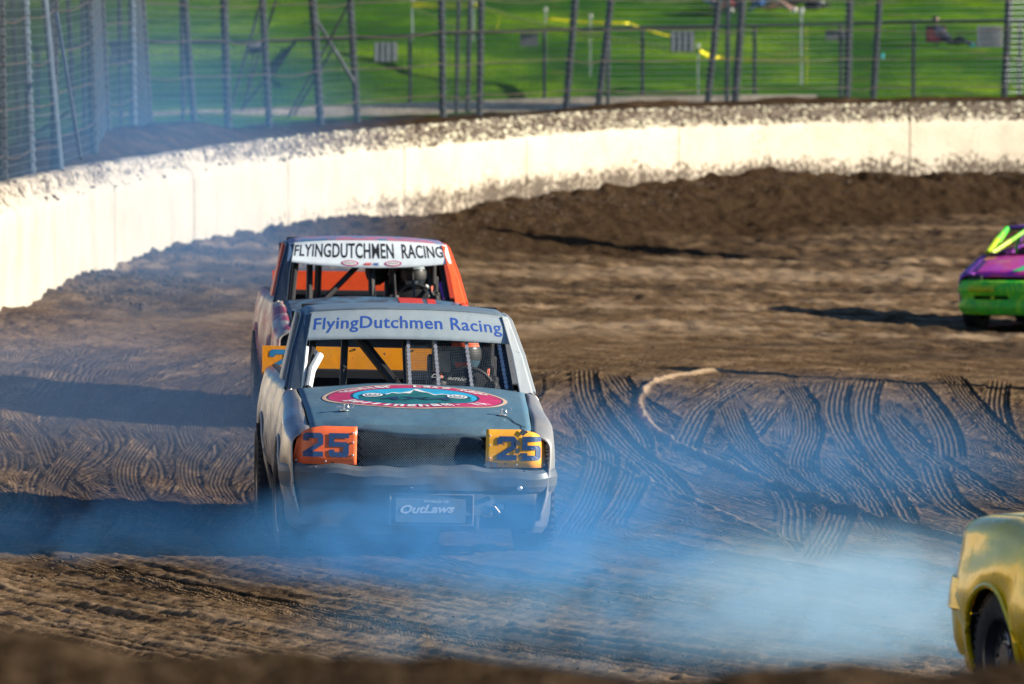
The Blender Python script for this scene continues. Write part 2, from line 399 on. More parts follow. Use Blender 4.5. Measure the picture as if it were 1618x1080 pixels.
# faint parallel combings, left of the trucks and all over the middle
for k in range(60):
    Rk = rg.uniform(36, 46); y0 = rg.uniform(35, 56); y1 = min(rg.uniform(64, 72), y0+rg.uniform(9, 26)); wv = rg.uniform(-.12, .12); ph = rg.random()*6
    P = [(CX-math.sqrt(Rk*Rk-(y-CY)**2)+wv*math.sin(y*.35+ph), y) for y in np.linspace(y0, y1, 14)]
    lay_track(xs1, ys1, Z1, A1, P, rg.uniform(.16, .24), rg.uniform(.005, .010), rg.choice([5, 6, 7]), 'tread', .004, rg.uniform(.06, .28), ph)
for k in range(430):
    y0 = rg.uniform(44, 66); L = rg.uniform(4, 15); y1 = min(rg.uniform(65, 72.5) if k % 6 else 73.5, y0+L); x = rg.uniform(-5.1, 5.1) if k % 3 else rg.uniform(-5.1, -1)
    ym = (y0+y1)/2; sl = (ym-CY)/CX*.95+rg.uniform(-.10, .10); cv = rg.uniform(-.010, .012)
    wd = rg.uniform(.10, .24)
    lay_track(xs1, ys1, Z1, A1, arcpts(x, y0, y1, sl, cv), wd, rg.uniform(.003, .007), rg.choice([3, 5, 6, 7]), 'tread', rg.uniform(.001, .004), rg.uniform(-.05, .22), rg.random()*6)
for k in range(26):
    x = rg.uniform(-4.6, -1.0); y0 = rg.uniform(45.5, 53); y1 = y0+rg.uniform(3, 7); sg = rg.choice([-1, 1])
    for q_ in range(rg.randint(2, 5)):
        lay_track(xs1, ys1, Z1, A1, arcpts(x+q_*.12, y0+q_*.2, min(65, y1), rg.uniform(-.03, .03)-.04, sg*rg.uniform(.012, .03)), .09, .006, 2, 'tread', .004, .08)
# bold tyre tracks read off the photograph (photo pixels)
bold = [
 [(1180, 584), (1060, 596), (1015, 622), (1018, 660), (1075, 705), (1200, 758), (1380, 815), (1560, 865), (1640, 885)],
 [(940, 610), (985, 660), (1010, 700), (1000, 760), (960, 830)],
 [(905, 640), (945, 690), (955, 730), (935, 790), (900, 850)],
 [(1010, 640), (1110, 690), (1200, 740), (1255, 790), (1262, 850), (1290, 880)],
 [(1060, 660), (1180, 700), (1270, 745), (1325, 790), (1320, 830), (1290, 885)],
 [(1250, 605), (1275, 640), (1282, 680), (1268, 730), (1280, 760)],
 [(1330, 600), (1322, 650), (1345, 700), (1395, 760), (1430, 830)],
 [(1380, 595), (1368, 640), (1380, 690), (1420, 745), (1480, 800)],
 [(1400, 650), (1450, 700), (1520, 750), (1600, 800)],
 [(1440, 600), (1480, 650), (1500, 690), (1505, 725)],
 [(1580, 600), (1575, 640), (1590, 690), (1625, 725)],
 [(925, 580), (930, 620), (950, 660), (985, 700), (1040, 745), (1080, 790)],
 [(970, 590), (1000, 625), (1090, 680), (1180, 720), (1250, 735)],
 [(1185, 600), (1120, 640), (1090, 690), (1080, 720)],
 [(1220, 640), (1190, 680), (1150, 720)],
 [(880, 700), (960, 730), (1100, 790), (1240, 850), (1390, 880)],
 [(1500, 590), (1540, 640), (1600, 700), (1640, 730)],
 [(1300, 720), (1360, 770), (1390, 820), (1400, 840)],
 [(1150, 640), (1180, 700), (1250, 760), (1300, 800)],
 [(1470, 730), (1500, 790), (1560, 830)],
 [(0, 640), (60, 690), (90, 750), (150, 800)], [(150, 690), (100, 740), (80, 790), (120, 815)], [(230, 690), (200, 740), (215, 790), (260, 815)],
 [(330, 690), (300, 730), (310, 780), (360, 815)], [(395, 690), (360, 730), (345, 770), (380, 810)], [(60, 760), (160, 800), (300, 812)],
]
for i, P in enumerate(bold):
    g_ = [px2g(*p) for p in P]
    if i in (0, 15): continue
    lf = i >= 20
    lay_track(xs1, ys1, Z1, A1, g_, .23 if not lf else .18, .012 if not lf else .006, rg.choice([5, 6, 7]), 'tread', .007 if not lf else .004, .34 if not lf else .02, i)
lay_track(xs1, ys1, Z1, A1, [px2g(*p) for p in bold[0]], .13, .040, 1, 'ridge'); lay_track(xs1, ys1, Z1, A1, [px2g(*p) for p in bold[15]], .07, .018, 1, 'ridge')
Z1 = Z1+ZR
xs0 = np.concatenate([np.arange(-12, -4.9, .3), np.arange(-4.9, 4.9, .1), np.arange(4.9, 14, .3), np.arange(14, 90, 3)]); ys0 = np.concatenate([np.arange(-40, 20, 4), np.arange(20, 33.01, .25)])
ys0[-1] = 33.0
Z0, A0 = clay(xs0, ys0, False)
def side_grid(x0, x1, st):
    xa = np.arange(x0, x1, st); xa = np.append(xa, x1); ya = np.arange(33, 74.01, .25)
    z, a = clay(xa, ya, False); return grid_mesh(xa, ya, z, a)
xs2 = np.concatenate([np.arange(-12, -7, .4), np.arange(-7, 11, .05), np.arange(11, 20, .25), np.arange(20, 90, 2)]); ys2 = np.concatenate([np.arange(ys1[-1], 90, .14), np.arange(90, 128, .11)])
Z2, A2 = clay(xs2, ys2, False)
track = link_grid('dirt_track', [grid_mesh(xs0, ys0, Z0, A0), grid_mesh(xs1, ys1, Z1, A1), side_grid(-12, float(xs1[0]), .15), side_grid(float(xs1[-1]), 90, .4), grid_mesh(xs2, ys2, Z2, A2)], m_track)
# cushion of loose dirt and clods against the wall: its own darker material through a second slot
nv_ = len(track.data.vertices); cc = np.empty(nv_*3, np.float32); track.data.vertices.foreach_get('co', cc); cc = cc.reshape(-1, 3)
dd_ = bil(DD, cc[:, 0], cc[:, 1]); lo_ = sst((5.6-dd_+3.0*fbm(cc[:, 0]*.6, cc[:, 1]*.22, 4, 77))/2.4)*sst((cc[:, 1]-90)/14)
la_ = track.data.attributes.new('loose', 'FLOAT', 'POINT'); la_.data.foreach_set('value', lo_.astype(np.float32))
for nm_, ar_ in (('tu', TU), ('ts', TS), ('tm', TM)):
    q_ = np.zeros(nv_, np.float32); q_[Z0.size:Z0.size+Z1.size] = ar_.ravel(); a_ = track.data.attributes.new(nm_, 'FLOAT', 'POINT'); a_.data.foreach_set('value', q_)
# foreground bank of dirt between the camera and the track (out of focus)
def berm_z(X, Y):
    px = 809+X*F/15.0
    crest = np.interp(px, [-400, -60, 60, 200, 330, 600, 1000, 1618, 2000], [965, 990, 1012, 1024, 1028, 1040, 1048, 1050, 1050])
    zc = CAMH-(crest-60)*15.0/F+.05*fbm(X*3, X*0+2, 3, 6)
    return zc-.32*np.abs(Y-15.0)**1.15+.035*fbm(X*7, Y*5, 4, 9)
xb = np.arange(-6, 6, .035); yb = np.arange(9.5, 23.5, .09); XB, YB = np.meshgrid(xb, yb)
link_grid('foreground_bank', [grid_mesh(xb, yb, berm_z(XB, YB), XB*0)], m_bank, attr=None)

# ------------------------------------------------------------------ land behind the wall
ss = np.linspace(2, WL-2, 520); tt = np.concatenate([np.arange(.30, 4, .16), np.arange(4, 16, .6), np.arange(16, 60, 2.), np.arange(60, 200, 10)])
def strip(t_, s_=ss):
    SS, TT = np.meshgrid(s_, t_); X, Y = wall_at(SS, TT); return X, Y
def link_strip(name, t_, mat, fz, s_=ss, kind='structure'):
    X, Y = strip(t_, s_); Z = fz(X, Y)
    ny, nx = X.shape; i = np.arange(nx*ny).reshape(ny, nx); f = np.stack([i[:-1, :-1], i[:-1, 1:], i[1:, 1:], i[1:, :-1]], -1).reshape(-1, 4)
    return link_grid(name, [(np.c_[X.ravel(), Y.ravel(), Z.ravel()], f, X.ravel()*0)], mat, kind, None)
def rough_bank(X, Y): return zT(X, Y)+.07*fbm(X*2.5, Y*2.5, 4, 12)
link_strip('earth_bank', tt[tt <= 4.0], m_bank, rough_bank)
gm, t, p = newmat('mown_grass')
g = t.nodes.new('ShaderNodeNewGeometry'); pos = g.outputs['Position']
mp = t.nodes.new('ShaderNodeMapping'); mp.inputs['Scale'].default_value = (.30, .16, 1.); t.links.new(pos, mp.inputs[0])
c = ramp(t, noise(t, 1., 5, .6, mp.outputs[0]), [(.38, (.030, .12, .010)), (.5, (.085, .22, .006)), (.62, (.20, .36, .005))])  # grass tones; the dark bands also stand in for long cast shadows
c = mix(t, ramp(t, noise(t, 3.5, 4, .7, pos), [(.35, .6), (.6, 0.)]), c, (.02, .085, .012))
c = mix(t, ramp(t, noise(t, .9, 3, .7, pos), [(.60, 0.), (.70, .6)]), c, (.20, .17, .05)); c = mix(t, ramp(t, noise(t, .35, 5, .75, pos), [(.36, .7), (.52, 0.)]), c, (.018, .075, .014))
t.links.new(c, p.inputs['Base Color']); p.inputs['Roughness'].default_value = .8; p.inputs['Specular IOR Level'].default_value = .0
bump(t, p, noise(t, 14, 4, .7, pos), 1., .08)
link_strip('grass_hillside', tt[tt >= 3.7], gm, lambda X, Y: zT(X, Y)+.10*fbm(X*.9, Y*.9, 4, 14))
# low pale concrete kerb wall along the foot of the hill
kv = []; kf = []; KP = [(-140, 190, 217), (0, 183, 214), (60, 181, 210), (190, 178, 203), (300, 174, 197), (460, 169, 193), (600, 163, 190), (760, 158, 182), (900, 153, 173), (1050, 151, 168), (1180, 149, 162), (1290, 150, 156)]
kx = [q[0] for q in KP]
for k_, px in enumerate(np.arange(-140, 1291, 22)):
    yt, yb_ = ip(px, kx, [q[1] for q in KP]), ip(px, kx, [q[2] for q in KP])+6; Yk = 128.6
    X_, _ = at(px, Yk); zt_ = at(px, Yk, yt)[2]+.012*float(vn(px*.3, 1)); zb_ = at(px, Yk, yb_)[2]
    kv += [(X_, Yk-.7, zb_-.12), (X_, Yk, zt_), (X_, Yk+.35, zt_), (X_, Yk+.35, zb_-.3)]
    if k_: b_ = (k_-1)*4; kf += [(b_+i, b_+i+1, b_+i+5, b_+i+4) for i in range(3)]
mk = M(); mk.v = kv; mk.f = kf
kw = mk.build('low_concrete_wall', dirt_mat('pale_concrete', (.36, .30, .22), (.50, .43, .33), (.62, .54, .43), 20, .3), smooth=False)
tag(kw, 'low pale concrete wall running along the foot of the grass hill', 'wall')
gp = M().box((0, 0, -2.6), (5000, 5000, .2)).build('ground', plain('far_ground', (.07, .09, .04), .9, var=.4, scale=.05), smooth=False, kind='structure')
# ------------------------------------------------------------------ white concrete wall in sections, spattered with mud
wm, t, p = newmat('white_wall_paint')
uv = t.nodes.new('ShaderNodeUVMap'); uv.uv_map = 'UVMap'
g = t.nodes.new('ShaderNodeNewGeometry'); pos = g.outputs['Position']
sx = t.nodes.new('ShaderNodeSeparateXYZ'); t.links.new(uv.outputs[0], sx.inputs[0])
def band(lo, hi, a, b):
    n = t.nodes.new('ShaderNodeMapRange'); t.links.new(sx.outputs[1], n.inputs[0]); n.inputs[1].default_value = lo; n.inputs[2].default_value = hi; n.inputs[3].default_value = a; n.inputs[4].default_value = b; return n.outputs[0]
def m_(op, a, b):
    n = t.nodes.new('ShaderNodeMath'); n.operation = op; n.use_clamp = False
    for s_, v in zip(n.inputs, (a, b)):
        if isinstance(v, (int, float)): s_.default_value = v
        else: t.links.new(v, s_)
    return n.outputs[0]
vor = t.nodes.new('ShaderNodeTexVoronoi'); vor.inputs['Scale'].default_value = 13; t.links.new(pos, vor.inputs['Vector'])
spl = m_('ADD', noise(t, 22, 4, .75, pos), m_('MULTIPLY', vor.outputs['Distance'], .35))
lf_ = t.nodes.new('ShaderNodeMapRange'); t.links.new(sx.outputs[0], lf_.inputs[0]); lf_.inputs[1].default_value = 104; lf_.inputs[2].default_value = 118; lf_.inputs[3].default_value = -.22; lf_.inputs[4].default_value = 0
mud_hi = m_('ADD', m_('ADD', spl, band(.84, 1.04, -.28, .15)), lf_.outputs[0])         # spatter thickest along the top edge
mud_lo = m_('ADD', m_('ADD', spl, band(.12, .50, .03, -.34)), m_('MULTIPLY', lf_.outputs[0], 1.6))
big = m_('MULTIPLY', m_('SUBTRACT', noise(t, .8, 4, .65, pos), .5), .55)
mud = ramp(t, m_('ADD', big, m_('MAXIMUM', mud_hi, mud_lo)), [(.59, 0.), (.64, 1.)])
stain = ramp(t, noise(t, 1.3, 5, .7, pos), [(.42, 0.), (.75, .55)])
mp = t.nodes.new('ShaderNodeMapping'); mp.inputs['Scale'].default_value = (1.6, .02, 1.); t.links.new(uv.outputs[0], mp.inputs[0])
drip = ramp(t, noise(t, 1., 5, .7, mp.outputs[0]), [(.55, 0.), (.72, .3)])
c = mix(t, stain, (.50, .45, .365), (.31, .24, .16)); c = mix(t, drip, c, (.42, .34, .26))
c = mix(t, mud, c, mix(t, noise(t, 30, 2, .5, pos), (.028, .019, .012), (.10, .07, .045)))
t.links.new(c, p.inputs['Base Color']); p.inputs['Roughness'].default_value = .75
bump(t, p, spl, .5, .03)
wall = thing('retaining_wall', 'white concrete wall spattered with mud, curving round the outside of the dirt track', 'wall')
prof = [(0.0, -.75), (0.0, .0), (0, .2), (0, .4), (0, .6), (0, .80), (.012, .90), (.05, .955), (.09, .99), (.13, 1.05), (.15, 1.12), (.19, 1.17), (.26, 1.19), (.36, 1.18), (.40, 1.0), (.40, -.75)]
PL = 6.2; s0 = 34.; n_pan = int((WL-20-s0)/PL)
for k in range(n_pan):
    a, b = s0+k*PL+.016, s0+(k+1)*PL-.016
    ss_ = np.linspace(a, b, 60); vs = []; fs = []; uvs = []
    for i, s_ in enumerate(ss_):
        x0, y0 = wall_at(s_, 0); 
        # face height so that the top follows the measured line
        base = float(wtop(s_))-1.19
        for (o_, h_) in prof:
            j = 0
            if h_ > .85: j = (.25 if s_ < 108 else 1.)*float(.022*fbm(s_*6, h_*9+o_*9, 3, 3))+.012*math.sin(s_*31)
            x, y = wall_at(s_, o_+j); vs.append((float(x), float(y), base+h_+(j if h_ > 1 else 0))); uvs.append((s_*1.0, h_-.0))
    m = len(prof)
    for i in range(len(ss_)-1):
        for j in range(m-1): fs.append((i*m+j, i*m+j+1, (i+1)*m+j+1, (i+1)*m+j))
    fs += [tuple(range(m))[::-1], tuple((len(ss_)-1)*m+j for j in range(m))]
    mm = M(); mm.v = vs; mm.f = fs
    o = mm.build('wall_panel', wm, wall, smooth=True, sharp=50)
    ul = o.data.uv_layers.new(name='UVMap')
    vi = np.empty(len(o.data.loops), np.int32); o.data.loops.foreach_get('vertex_index', vi)
    ul.data.foreach_set('uv', np.array(uvs, np.float32)[vi].ravel())
# clods: thrown lumps of clay on the wall's ledge, at its foot and over the track
def ico():
    bm = bmesh.new(); bmesh.ops.create_icosphere(bm, subdivisions=1, radius=1); v = [tuple(q.co) for q in bm.verts]; f = [tuple(q.index for q in g_.verts) for g_ in bm.faces]; bm.free(); return np.array(v), np.array(f)
IV, IF = ico()
def clods(name, pts, mat, label, cat):
    n = len(pts); P = np.array(pts); V = np.repeat(IV[None], n, 0)*(1+.6*(np.random.rand(n, len(IV), 1)-.5))
    V = V*P[:, 3][:, None, None]*np.array([1.2, 1.2, .8])+P[:, None, :3]
    Fc = IF[None]+np.arange(n)[:, None, None]*len(IV)
    me = bpy.data.meshes.new(name); me.from_pydata(V.reshape(-1, 3).tolist(), [], Fc.reshape(-1, 3).tolist()); me.materials.append(mat)
    o = bpy.data.objects.new(name, me); C.objects.link(o); o['kind'] = 'stuff'; tag(o, label, cat); return o
rr = np.random.RandomState(5)
m_clod = plain('clay_clod', (.075, .05, .032), .9, var=.5, scale=4)
m_clodpale = plain('dry_pale_clod', (.74, .63, .47), .8, var=.55, scale=3)
pts = []
for k in range(9000):
    s_ = rr.uniform(70, WL-60); dens = np.interp(s_, [84, 106, 118, 300], [.0, .05, 1, 1])
    if rr.rand() > dens: continue
    o_ = rr.uniform(.0, .24); x, y = wall_at(s_, o_+.0); base = float(wtop(s_))-1.19
    h_ = np.interp(o_, [0, .05, .09, .13, .15, .19, .26], [.90, .955, .99, 1.05, 1.12, 1.17, 1.19])
    pts.append((x, y, base+h_+.0, rr.uniform(.012, .034)))
hf_ = len(pts)//2
clods('wall_ledge_clods', pts[:hf_], m_clodpale, 'crust of pale dry clods along the top of the white wall', 'dirt clods')
clods('wall_ledge_clods', pts[hf_:], m_clod, 'dark brown clods lodged between the pale ones along the wall top', 'dirt clods')
pts = []
for k in range(4500):
    s_ = rr.uniform(88, WL-60); o_ = -abs(rr.normal(0, .9))-.02; x, y = wall_at(s_, o_)
    pts.append((x, y, float(zg(np.array([x]), np.array([y]))[0])+.005, rr.uniform(.006, .022)*(1.8 if rr.rand() < .05 else 1)))
for k in range(900):
    Y = 35+90*rr.rand()**1.4; X = rr.uniform(-.075, .075)*Y; 
    if bil(DD, X, Y) < .5: continue
    pts.append((X, Y, float(zg(np.array([X]), np.array([Y]))[0])+.004, rr.uniform(.005, .016)))
clods('track_clods', pts, m_clod, 'loose brown clods scattered over the track and heaped against the wall', 'dirt clods')

# ------------------------------------------------------------------ catch fence
m_post = plain('dark_steel_post', (.055, .066, .080), .45, .6, .3, 8)
m_postl = plain('pale_steel_post', (.13, .165, .21), .4, .6, .25, 8)
m_cable = plain('rusty_cable', (.085, .062, .05), .6, .4, .3, 5)
m_wire = plain('fence_wire', (.075, .09, .11), .4, .6, .2, 5)
fence = thing('catch_fence', 'tall catch fence of leaning dark steel posts, cables and wire mesh behind the white wall', 'fence')
def post(parent, xb, yb, xt, Y, r, h, mat=m_post, ribs=True):
    X, Yy = at(xb, Y); zb = float(zT(np.array([X]), np.array([Y]))[0])-.25
    sl = (xt-xb)/max(yb, 1); m = M(); n = int(h/.055); path = []; rad = []
    if ribs:
        prof = []
        for i in range(n):
            z = i*.055; k = 1.18 if i % 2 else .92; prof += [(z, k*r), (z+.040, k*r)]
        m.lathe(prof, (0, 0, 0), 8, 'z')
        m.v = [(x+z*sl, y, z) for x, y, z in m.v]
    else: m.tube([(0, 0, 0), (h*sl, 0, h)], r, 8)
    o = m.build('post', mat, parent, smooth=False); o.location = (X, Y, zb); return (X, Y, zb, sl)
front = []
for (xb, yb, xt, Y, pr, mt) in [(-60, 300, -66, 74, .05, 0), (6, 280, 2, 78, .05, 0), (52, 268, 42, 81, .045, 1), (100, 262, 76, 83, .04, 2), (85, 240, 87, 84.5, .045, 0), (150, 215, 143, 88, .05, 0), (171, 200, 162, 92, .05, 0), (212, 195, 209, 95, .045, 1),
      (240, 188, 228, 98.5, .052, 0), (311, 183, 297, 101, .045, 0), (362, 187, 356, 103, .055, 0), (428, 182, 418, 105, .048, 0), (509, 184, 497, 107, .058, 0), (567, 181, 556, 109, .05, 0), (700, 182, 698, 112, .052, 0), (757, 182, 760, 114, .05, 0),
      (892, 170, 906, 117, .055, 0), (941, 166, 961, 118.5, .052, 0), (1114, 161, 1131, 121, .055, 0), (1159, 157, 1170, 122.5, .062, 0), (1337, 148, 1341, 125, .062, 0), (1377, 144, 1386, 126, .055, 0), (1585, 139, 1591, 127, .062, 0), (1640, 140, 1650, 127.6, .055, 0), (1830, 140, 1836, 129, .06, 0)]:
    front.append(post(fence, xb, yb, xt, Y, pr, 4.6, [m_post, m_postl, m_postl][mt], mt != 2))
for (xb, xt, Y, r) in [(33, 25, 86, .028), (120, 112, 90, .03), (135, 132, 93, .028), (192, 190, 97, .028), (290, 288, 108, .03), (720, 724, 126, .035), (960, 962, 126, .035), (738, 742, 119, .04), (1148, 1150, 128, .04)]:
    post(fence, xb, 170, xt, Y, r, 4.2, m_post, False)
line = [(f[0], f[1], f[2], f[3]) for f in front]
line.sort(key=lambda q: q[1])
def fpt(i, u, h):
    a, b = line[i], line[i+1]; return (a[0]+(b[0]-a[0])*u+h*(a[3]*(1-u)+b[3]*u), a[1]+(b[1]-a[1])*u-.07, a[2]+(b[2]-a[2])*u+h)
for lv in range(9):
    h = .62+lv*.5; m = M(); path = []
    for i in range(len(line)-1):
        for u in (0, .25, .5, .75):
            q = fpt(i, u, h-.03*math.sin(math.pi*u)*(1+1.2*math.sin(i*2.3+lv*1.7))); path.append(q)
    m.tube(path, .007, 5); m.build('cable', m_cable, fence)
vs = []; fs = []
def seg(a, b, r=.0038):
    a = Vector(a); b = Vector(b); d = (b-a).normalized(); u = d.cross(Vector((.3, .9, .2))).normalized()*r; w_ = d.cross(u).normalized()*r; k = len(vs)
    for q in (a, b): vs.extend([tuple(q+u), tuple(q-u*.5+w_*.87), tuple(q-u*.5-w_*.87)])
    fs.extend([(k, k+1, k+4, k+3), (k+1, k+2, k+5, k+4), (k+2, k, k+3, k+5)])
for i in range(len(line)-1):
    L = math.dist(line[i][:2], line[i+1][:2]); n = max(2, int(L/.085))
    for j in range(n): seg(fpt(i, j/n, .2), fpt(i, j/n, 4.4))
    for j in range(42): seg(fpt(i, 0, .2+j*.1), fpt(i, 1, .2+j*.1))
mm = M(); mm.v = vs; mm.f = fs; mm.build('wire_mesh', m_wire, fence, smooth=False, kind='stuff')
for (x0, y0, x1, y1, Y, r) in [(365, 170, 425, -40, 104.5, .022), (385, 165, 455, -60, 107, .02), (380, 175, 470, 60, 108, .02), (455, 185, 560, -10, 107.5, .02), (500, 30, 560, 130, 108, .03), (20, 235, 110, 175, 88, .02), (430, 120, 470, 60, 107, .022), (465, 180, 530, 70, 109, .022)]:
    M().tube([at(x0, Y, y0), at(x1, Y, y1)], r, 6).build('brace', m_post, fence)
M().tube([at(90, 82, 20), at(105, 81, 110), at(128, 79.5, 250)], .02, 6).build('loose_pole', m_postl, fence)
# small things hanging on the fence
def plate(name, x0, y0, x1, y1, Y, mat, label, cat, slat=0, tilt=0):
    a = at(x0, Y, y0); b = at(x1, Y, y1); m = M(); cx, cz = (a[0]+b[0])/2, (a[2]+b[2])/2; W_, H_ = b[0]-a[0], a[2]-b[2]
    t_ = thing(name, label, cat, (cx, Y, cz))
    M().box((0, 0, 0), (W_, .02, H_)).build('sheet', mat, t_, smooth=False)
    if slat:
        for i in range(slat): M().box((-W_/2+(i+.5)*W_/slat, -.03, 0), (W_/slat*.55, .03, H_*1.02)).build('slat', m_slat, t_, smooth=False)
    for s_ in (-1, 1): M().box((0, -.02, s_*H_/2), (W_*1.02, .025, .02)).build('edge_strip', mat, t_, smooth=False)
    return t_
m_slat = plain('weathered_white_slat', (.50, .49, .50), .7, var=.15)
m_sheet = plain('grey_board', (.20, .20, .21), .7, var=.25, scale=6)
plate('fence_board', 591, 67, 628, 96, 129, m_sheet, 'square grey board hung on the back fence left of the middle', 'board', 4)
plate('fence_board', 822, 53, 850, 72, 131, m_sheet, 'small dim grey board on the back fence near the centre posts', 'board')
plate('fence_board', 1059, 50, 1097, 81, 129, m_sheet, 'grey board with a dark diagonal mark on the back fence', 'board', 4)
plate('fence_board', 1304, 47, 1336, 62, 131, m_sheet, 'low dark grey board on the back fence beside the tall right-hand posts', 'board')
plate('fence_board', 1543, 42, 1583, 73, 129, m_slat, 'white slatted board on the back fence at the far right', 'board', 7)
plate('fence_board', 175, 65, 215, 100, 118, m_sheet, 'shaded grey board behind the dense left end of the catch fence', 'board')
# floodlight box on the fence
lt = thing('floodlight', 'small white and black floodlight fixed behind the tall fence on the left', 'light', at(402, 110, 75))
M().box((0, 0, .04), (.24, .12, .07)).build('housing', m_slat, lt, smooth=False, bevel=.01); M().box((.03, .0, -.03), (.30, .12, .10)).build('lamp_box', m_post, lt, smooth=False, bevel=.01); M().tube([(0, 0, 0), (-.1, .05, -.6)], .015, 6).build('bracket', m_post, lt)
# back fence: low tube fence with a top rail
bf = thing('boundary_fence', 'low tube fence with a single top rail along the foot of the grass hill', 'fence')
rail = []
for (x, y) in [(-120, 92), (0, 80), (120, 72), (250, 65), (350, 66), (520, 62), (700, 53), (860, 47), (1060, 43), (1250, 39), (1450, 34), (1620, 32), (1760, 30)]:
    Yr = 130+.0; rail.append(at(x, Yr, y))
M().tube(rail, .030, 8).build('top_rail', m_post, bf)
for x in (-40, 60, 160, 292, 420, 560, 648, 722, 860, 1015, 1192, 1328, 1443, 1610, 1720):
    q = at(x, 130.1, 0); zr = np.interp(x, [-120, 0, 250, 520, 860, 1250, 1620], [92, 80, 65, 62, 47, 39, 32])
    top = at(x, 130.1, zr)[2]; zb = float(zT(np.array([q[0]]), np.array([130.1]))[0])-.1
    M().tube([(0, 0, 0), (0, 0, top-zb)], .034, 8).build('post', m_post, bf).location = (q[0], 130.1, zb)
vs = []; fs = []
for i in range(len(rail)-1):
    a, b = Vector(rail[i]), Vector(rail[i+1]); n = int((b-a).length/.12)
    for j in range(n):
        q = a.lerp(b, j/n); seg(q, (q.x, q.y, q.z-1.7), .003)
    for j in range(14): seg(a-Vector((0, 0, .12*j)), b-Vector((0, 0, .12*j)), .003)
mm = M(); mm.v = vs; mm.f = fs; mm.build('wire_mesh', m_wire, bf, smooth=False, kind='stuff')

# ------------------------------------------------------------------ yellow tape, stakes, people on the hill
def hillY(px, py):
    lo, hi = 131., 260.
    for _ in range(40):
        Y = (lo+hi)/2; X, _y = at(px, Y); z = float(zT(np.array([X]), np.array([Y]))[0]); yy = 60+(CAMH-z)*F/Y
        if yy > py: lo = Y
        else: hi = Y
    return lo
def hp(px, py):
    Y = hillY(px, py); X, _y = at(px, Y); return X, Y, float(zT(np.array([X]), np.array([Y]))[0])
m_tape = plain('yellow_tape', (.95, .78, .0), .5, var=.15)
m_white = plain('white_stake', (.72, .72, .70), .6, var=.1)
def stake(px, py, h, label, cap=True):
    x, y, z = hp(px, py); s_ = thing('marker_stake', label, 'stake', (x, y, z), group='stakes holding the yellow tape')
    M().box((0, 0, h/2), (.035, .03, h)).build('shaft', m_white if cap else m_post, s_, smooth=False)
    M().box((0, 0, h+.03), (.07, .06, .09)).build('cap', m_white, s_, smooth=False, bevel=.01); return (x, y, z+h)
tp_ = []
A_ = [stake(652, 60, .8, 'stake at the left end of the yellow tape on the hill'), stake(748, 64, .8, 'stake behind the posts where the tape turns, left of centre'), stake(862, 100, 1.1, 'white-topped stake right of centre, nearer the left one of the two'),
      stake(933, 120, 1.2, 'white-topped stake just left of the leaning centre posts'), stake(1103, 150, .95, 'stake beside the grey board with a diagonal mark'), stake(1266, 135, 1.45, 'white-topped stake standing alone between the two right-hand post pairs')]
def tape(label, pts, wd=.075):
    m = M()
    for i in range(len(pts)-1):
        a, b = Vector(pts[i]), Vector(pts[i+1]); n = 14
        vv = []
        for j in range(n+1):
            u = j/n; q = a.lerp(b, u); q.y -= 3.; q.z -= .03*math.sin(math.pi*u); tw = .5*math.sin(u*9+i); vv += [(q.x, q.y-tw*wd*.3, q.z-wd/2*math.cos(tw)), (q.x, q.y+tw*wd*.3, q.z+wd/2*math.cos(tw))]
        m.add(vv, [(2*j, 2*j+2, 2*j+3, 2*j+1) for j in range(n)])
    o = m.build('barrier_tape', m_tape, None, solid=.004); tag(o, label, 'tape'); return o
tape('yellow tape running down the hill in a long slant to the grey board', [at(652, A_[0][1], 7), at(756, A_[1][1], 10), at(868, A_[2][1], 42), at(1000, A_[3][1], 66), at(1100, A_[4][1], 80)], .10)
tape('short yellow tape slanting down from the left-hand stake', [at(652, A_[0][1], 10), at(690, 150, 27), at(724, 147, 44)], .06)
tape('yellow tape end hanging loose from the long slanting tape', [at(790, 150, 24), at(786, 150, 44)], .09)
tape('level yellow tape between the right-hand posts and the lone stake', [at(1100, A_[4][1], 80), at(1130, 147, 90), at(1200, 146, 93), at(1264, A_[5][1]-.1, 91)], .075)
tape('long thin yellow tape lying behind the centre posts', [at(862, 152, 30), at(990, 152, 37), at(1058, 152, 58)], .05)
tape('yellow tape hanging down the lone stake', [at(1264, A_[5][1]-.12, 40), at(1266, A_[5][1]-.12, 90), at(1264, A_[5][1]-.12, 132)], .05)
tape('yellow and white streamer hanging beneath the seated people', [at(1141, 150, 18), at(1143, 150, 48), at(1144, 150, 84)], .10)
tape('yellow tape end drooping below the tape near the leaning centre posts', [at(1012, 149, 118), at(1003, 148, 148)], .05)

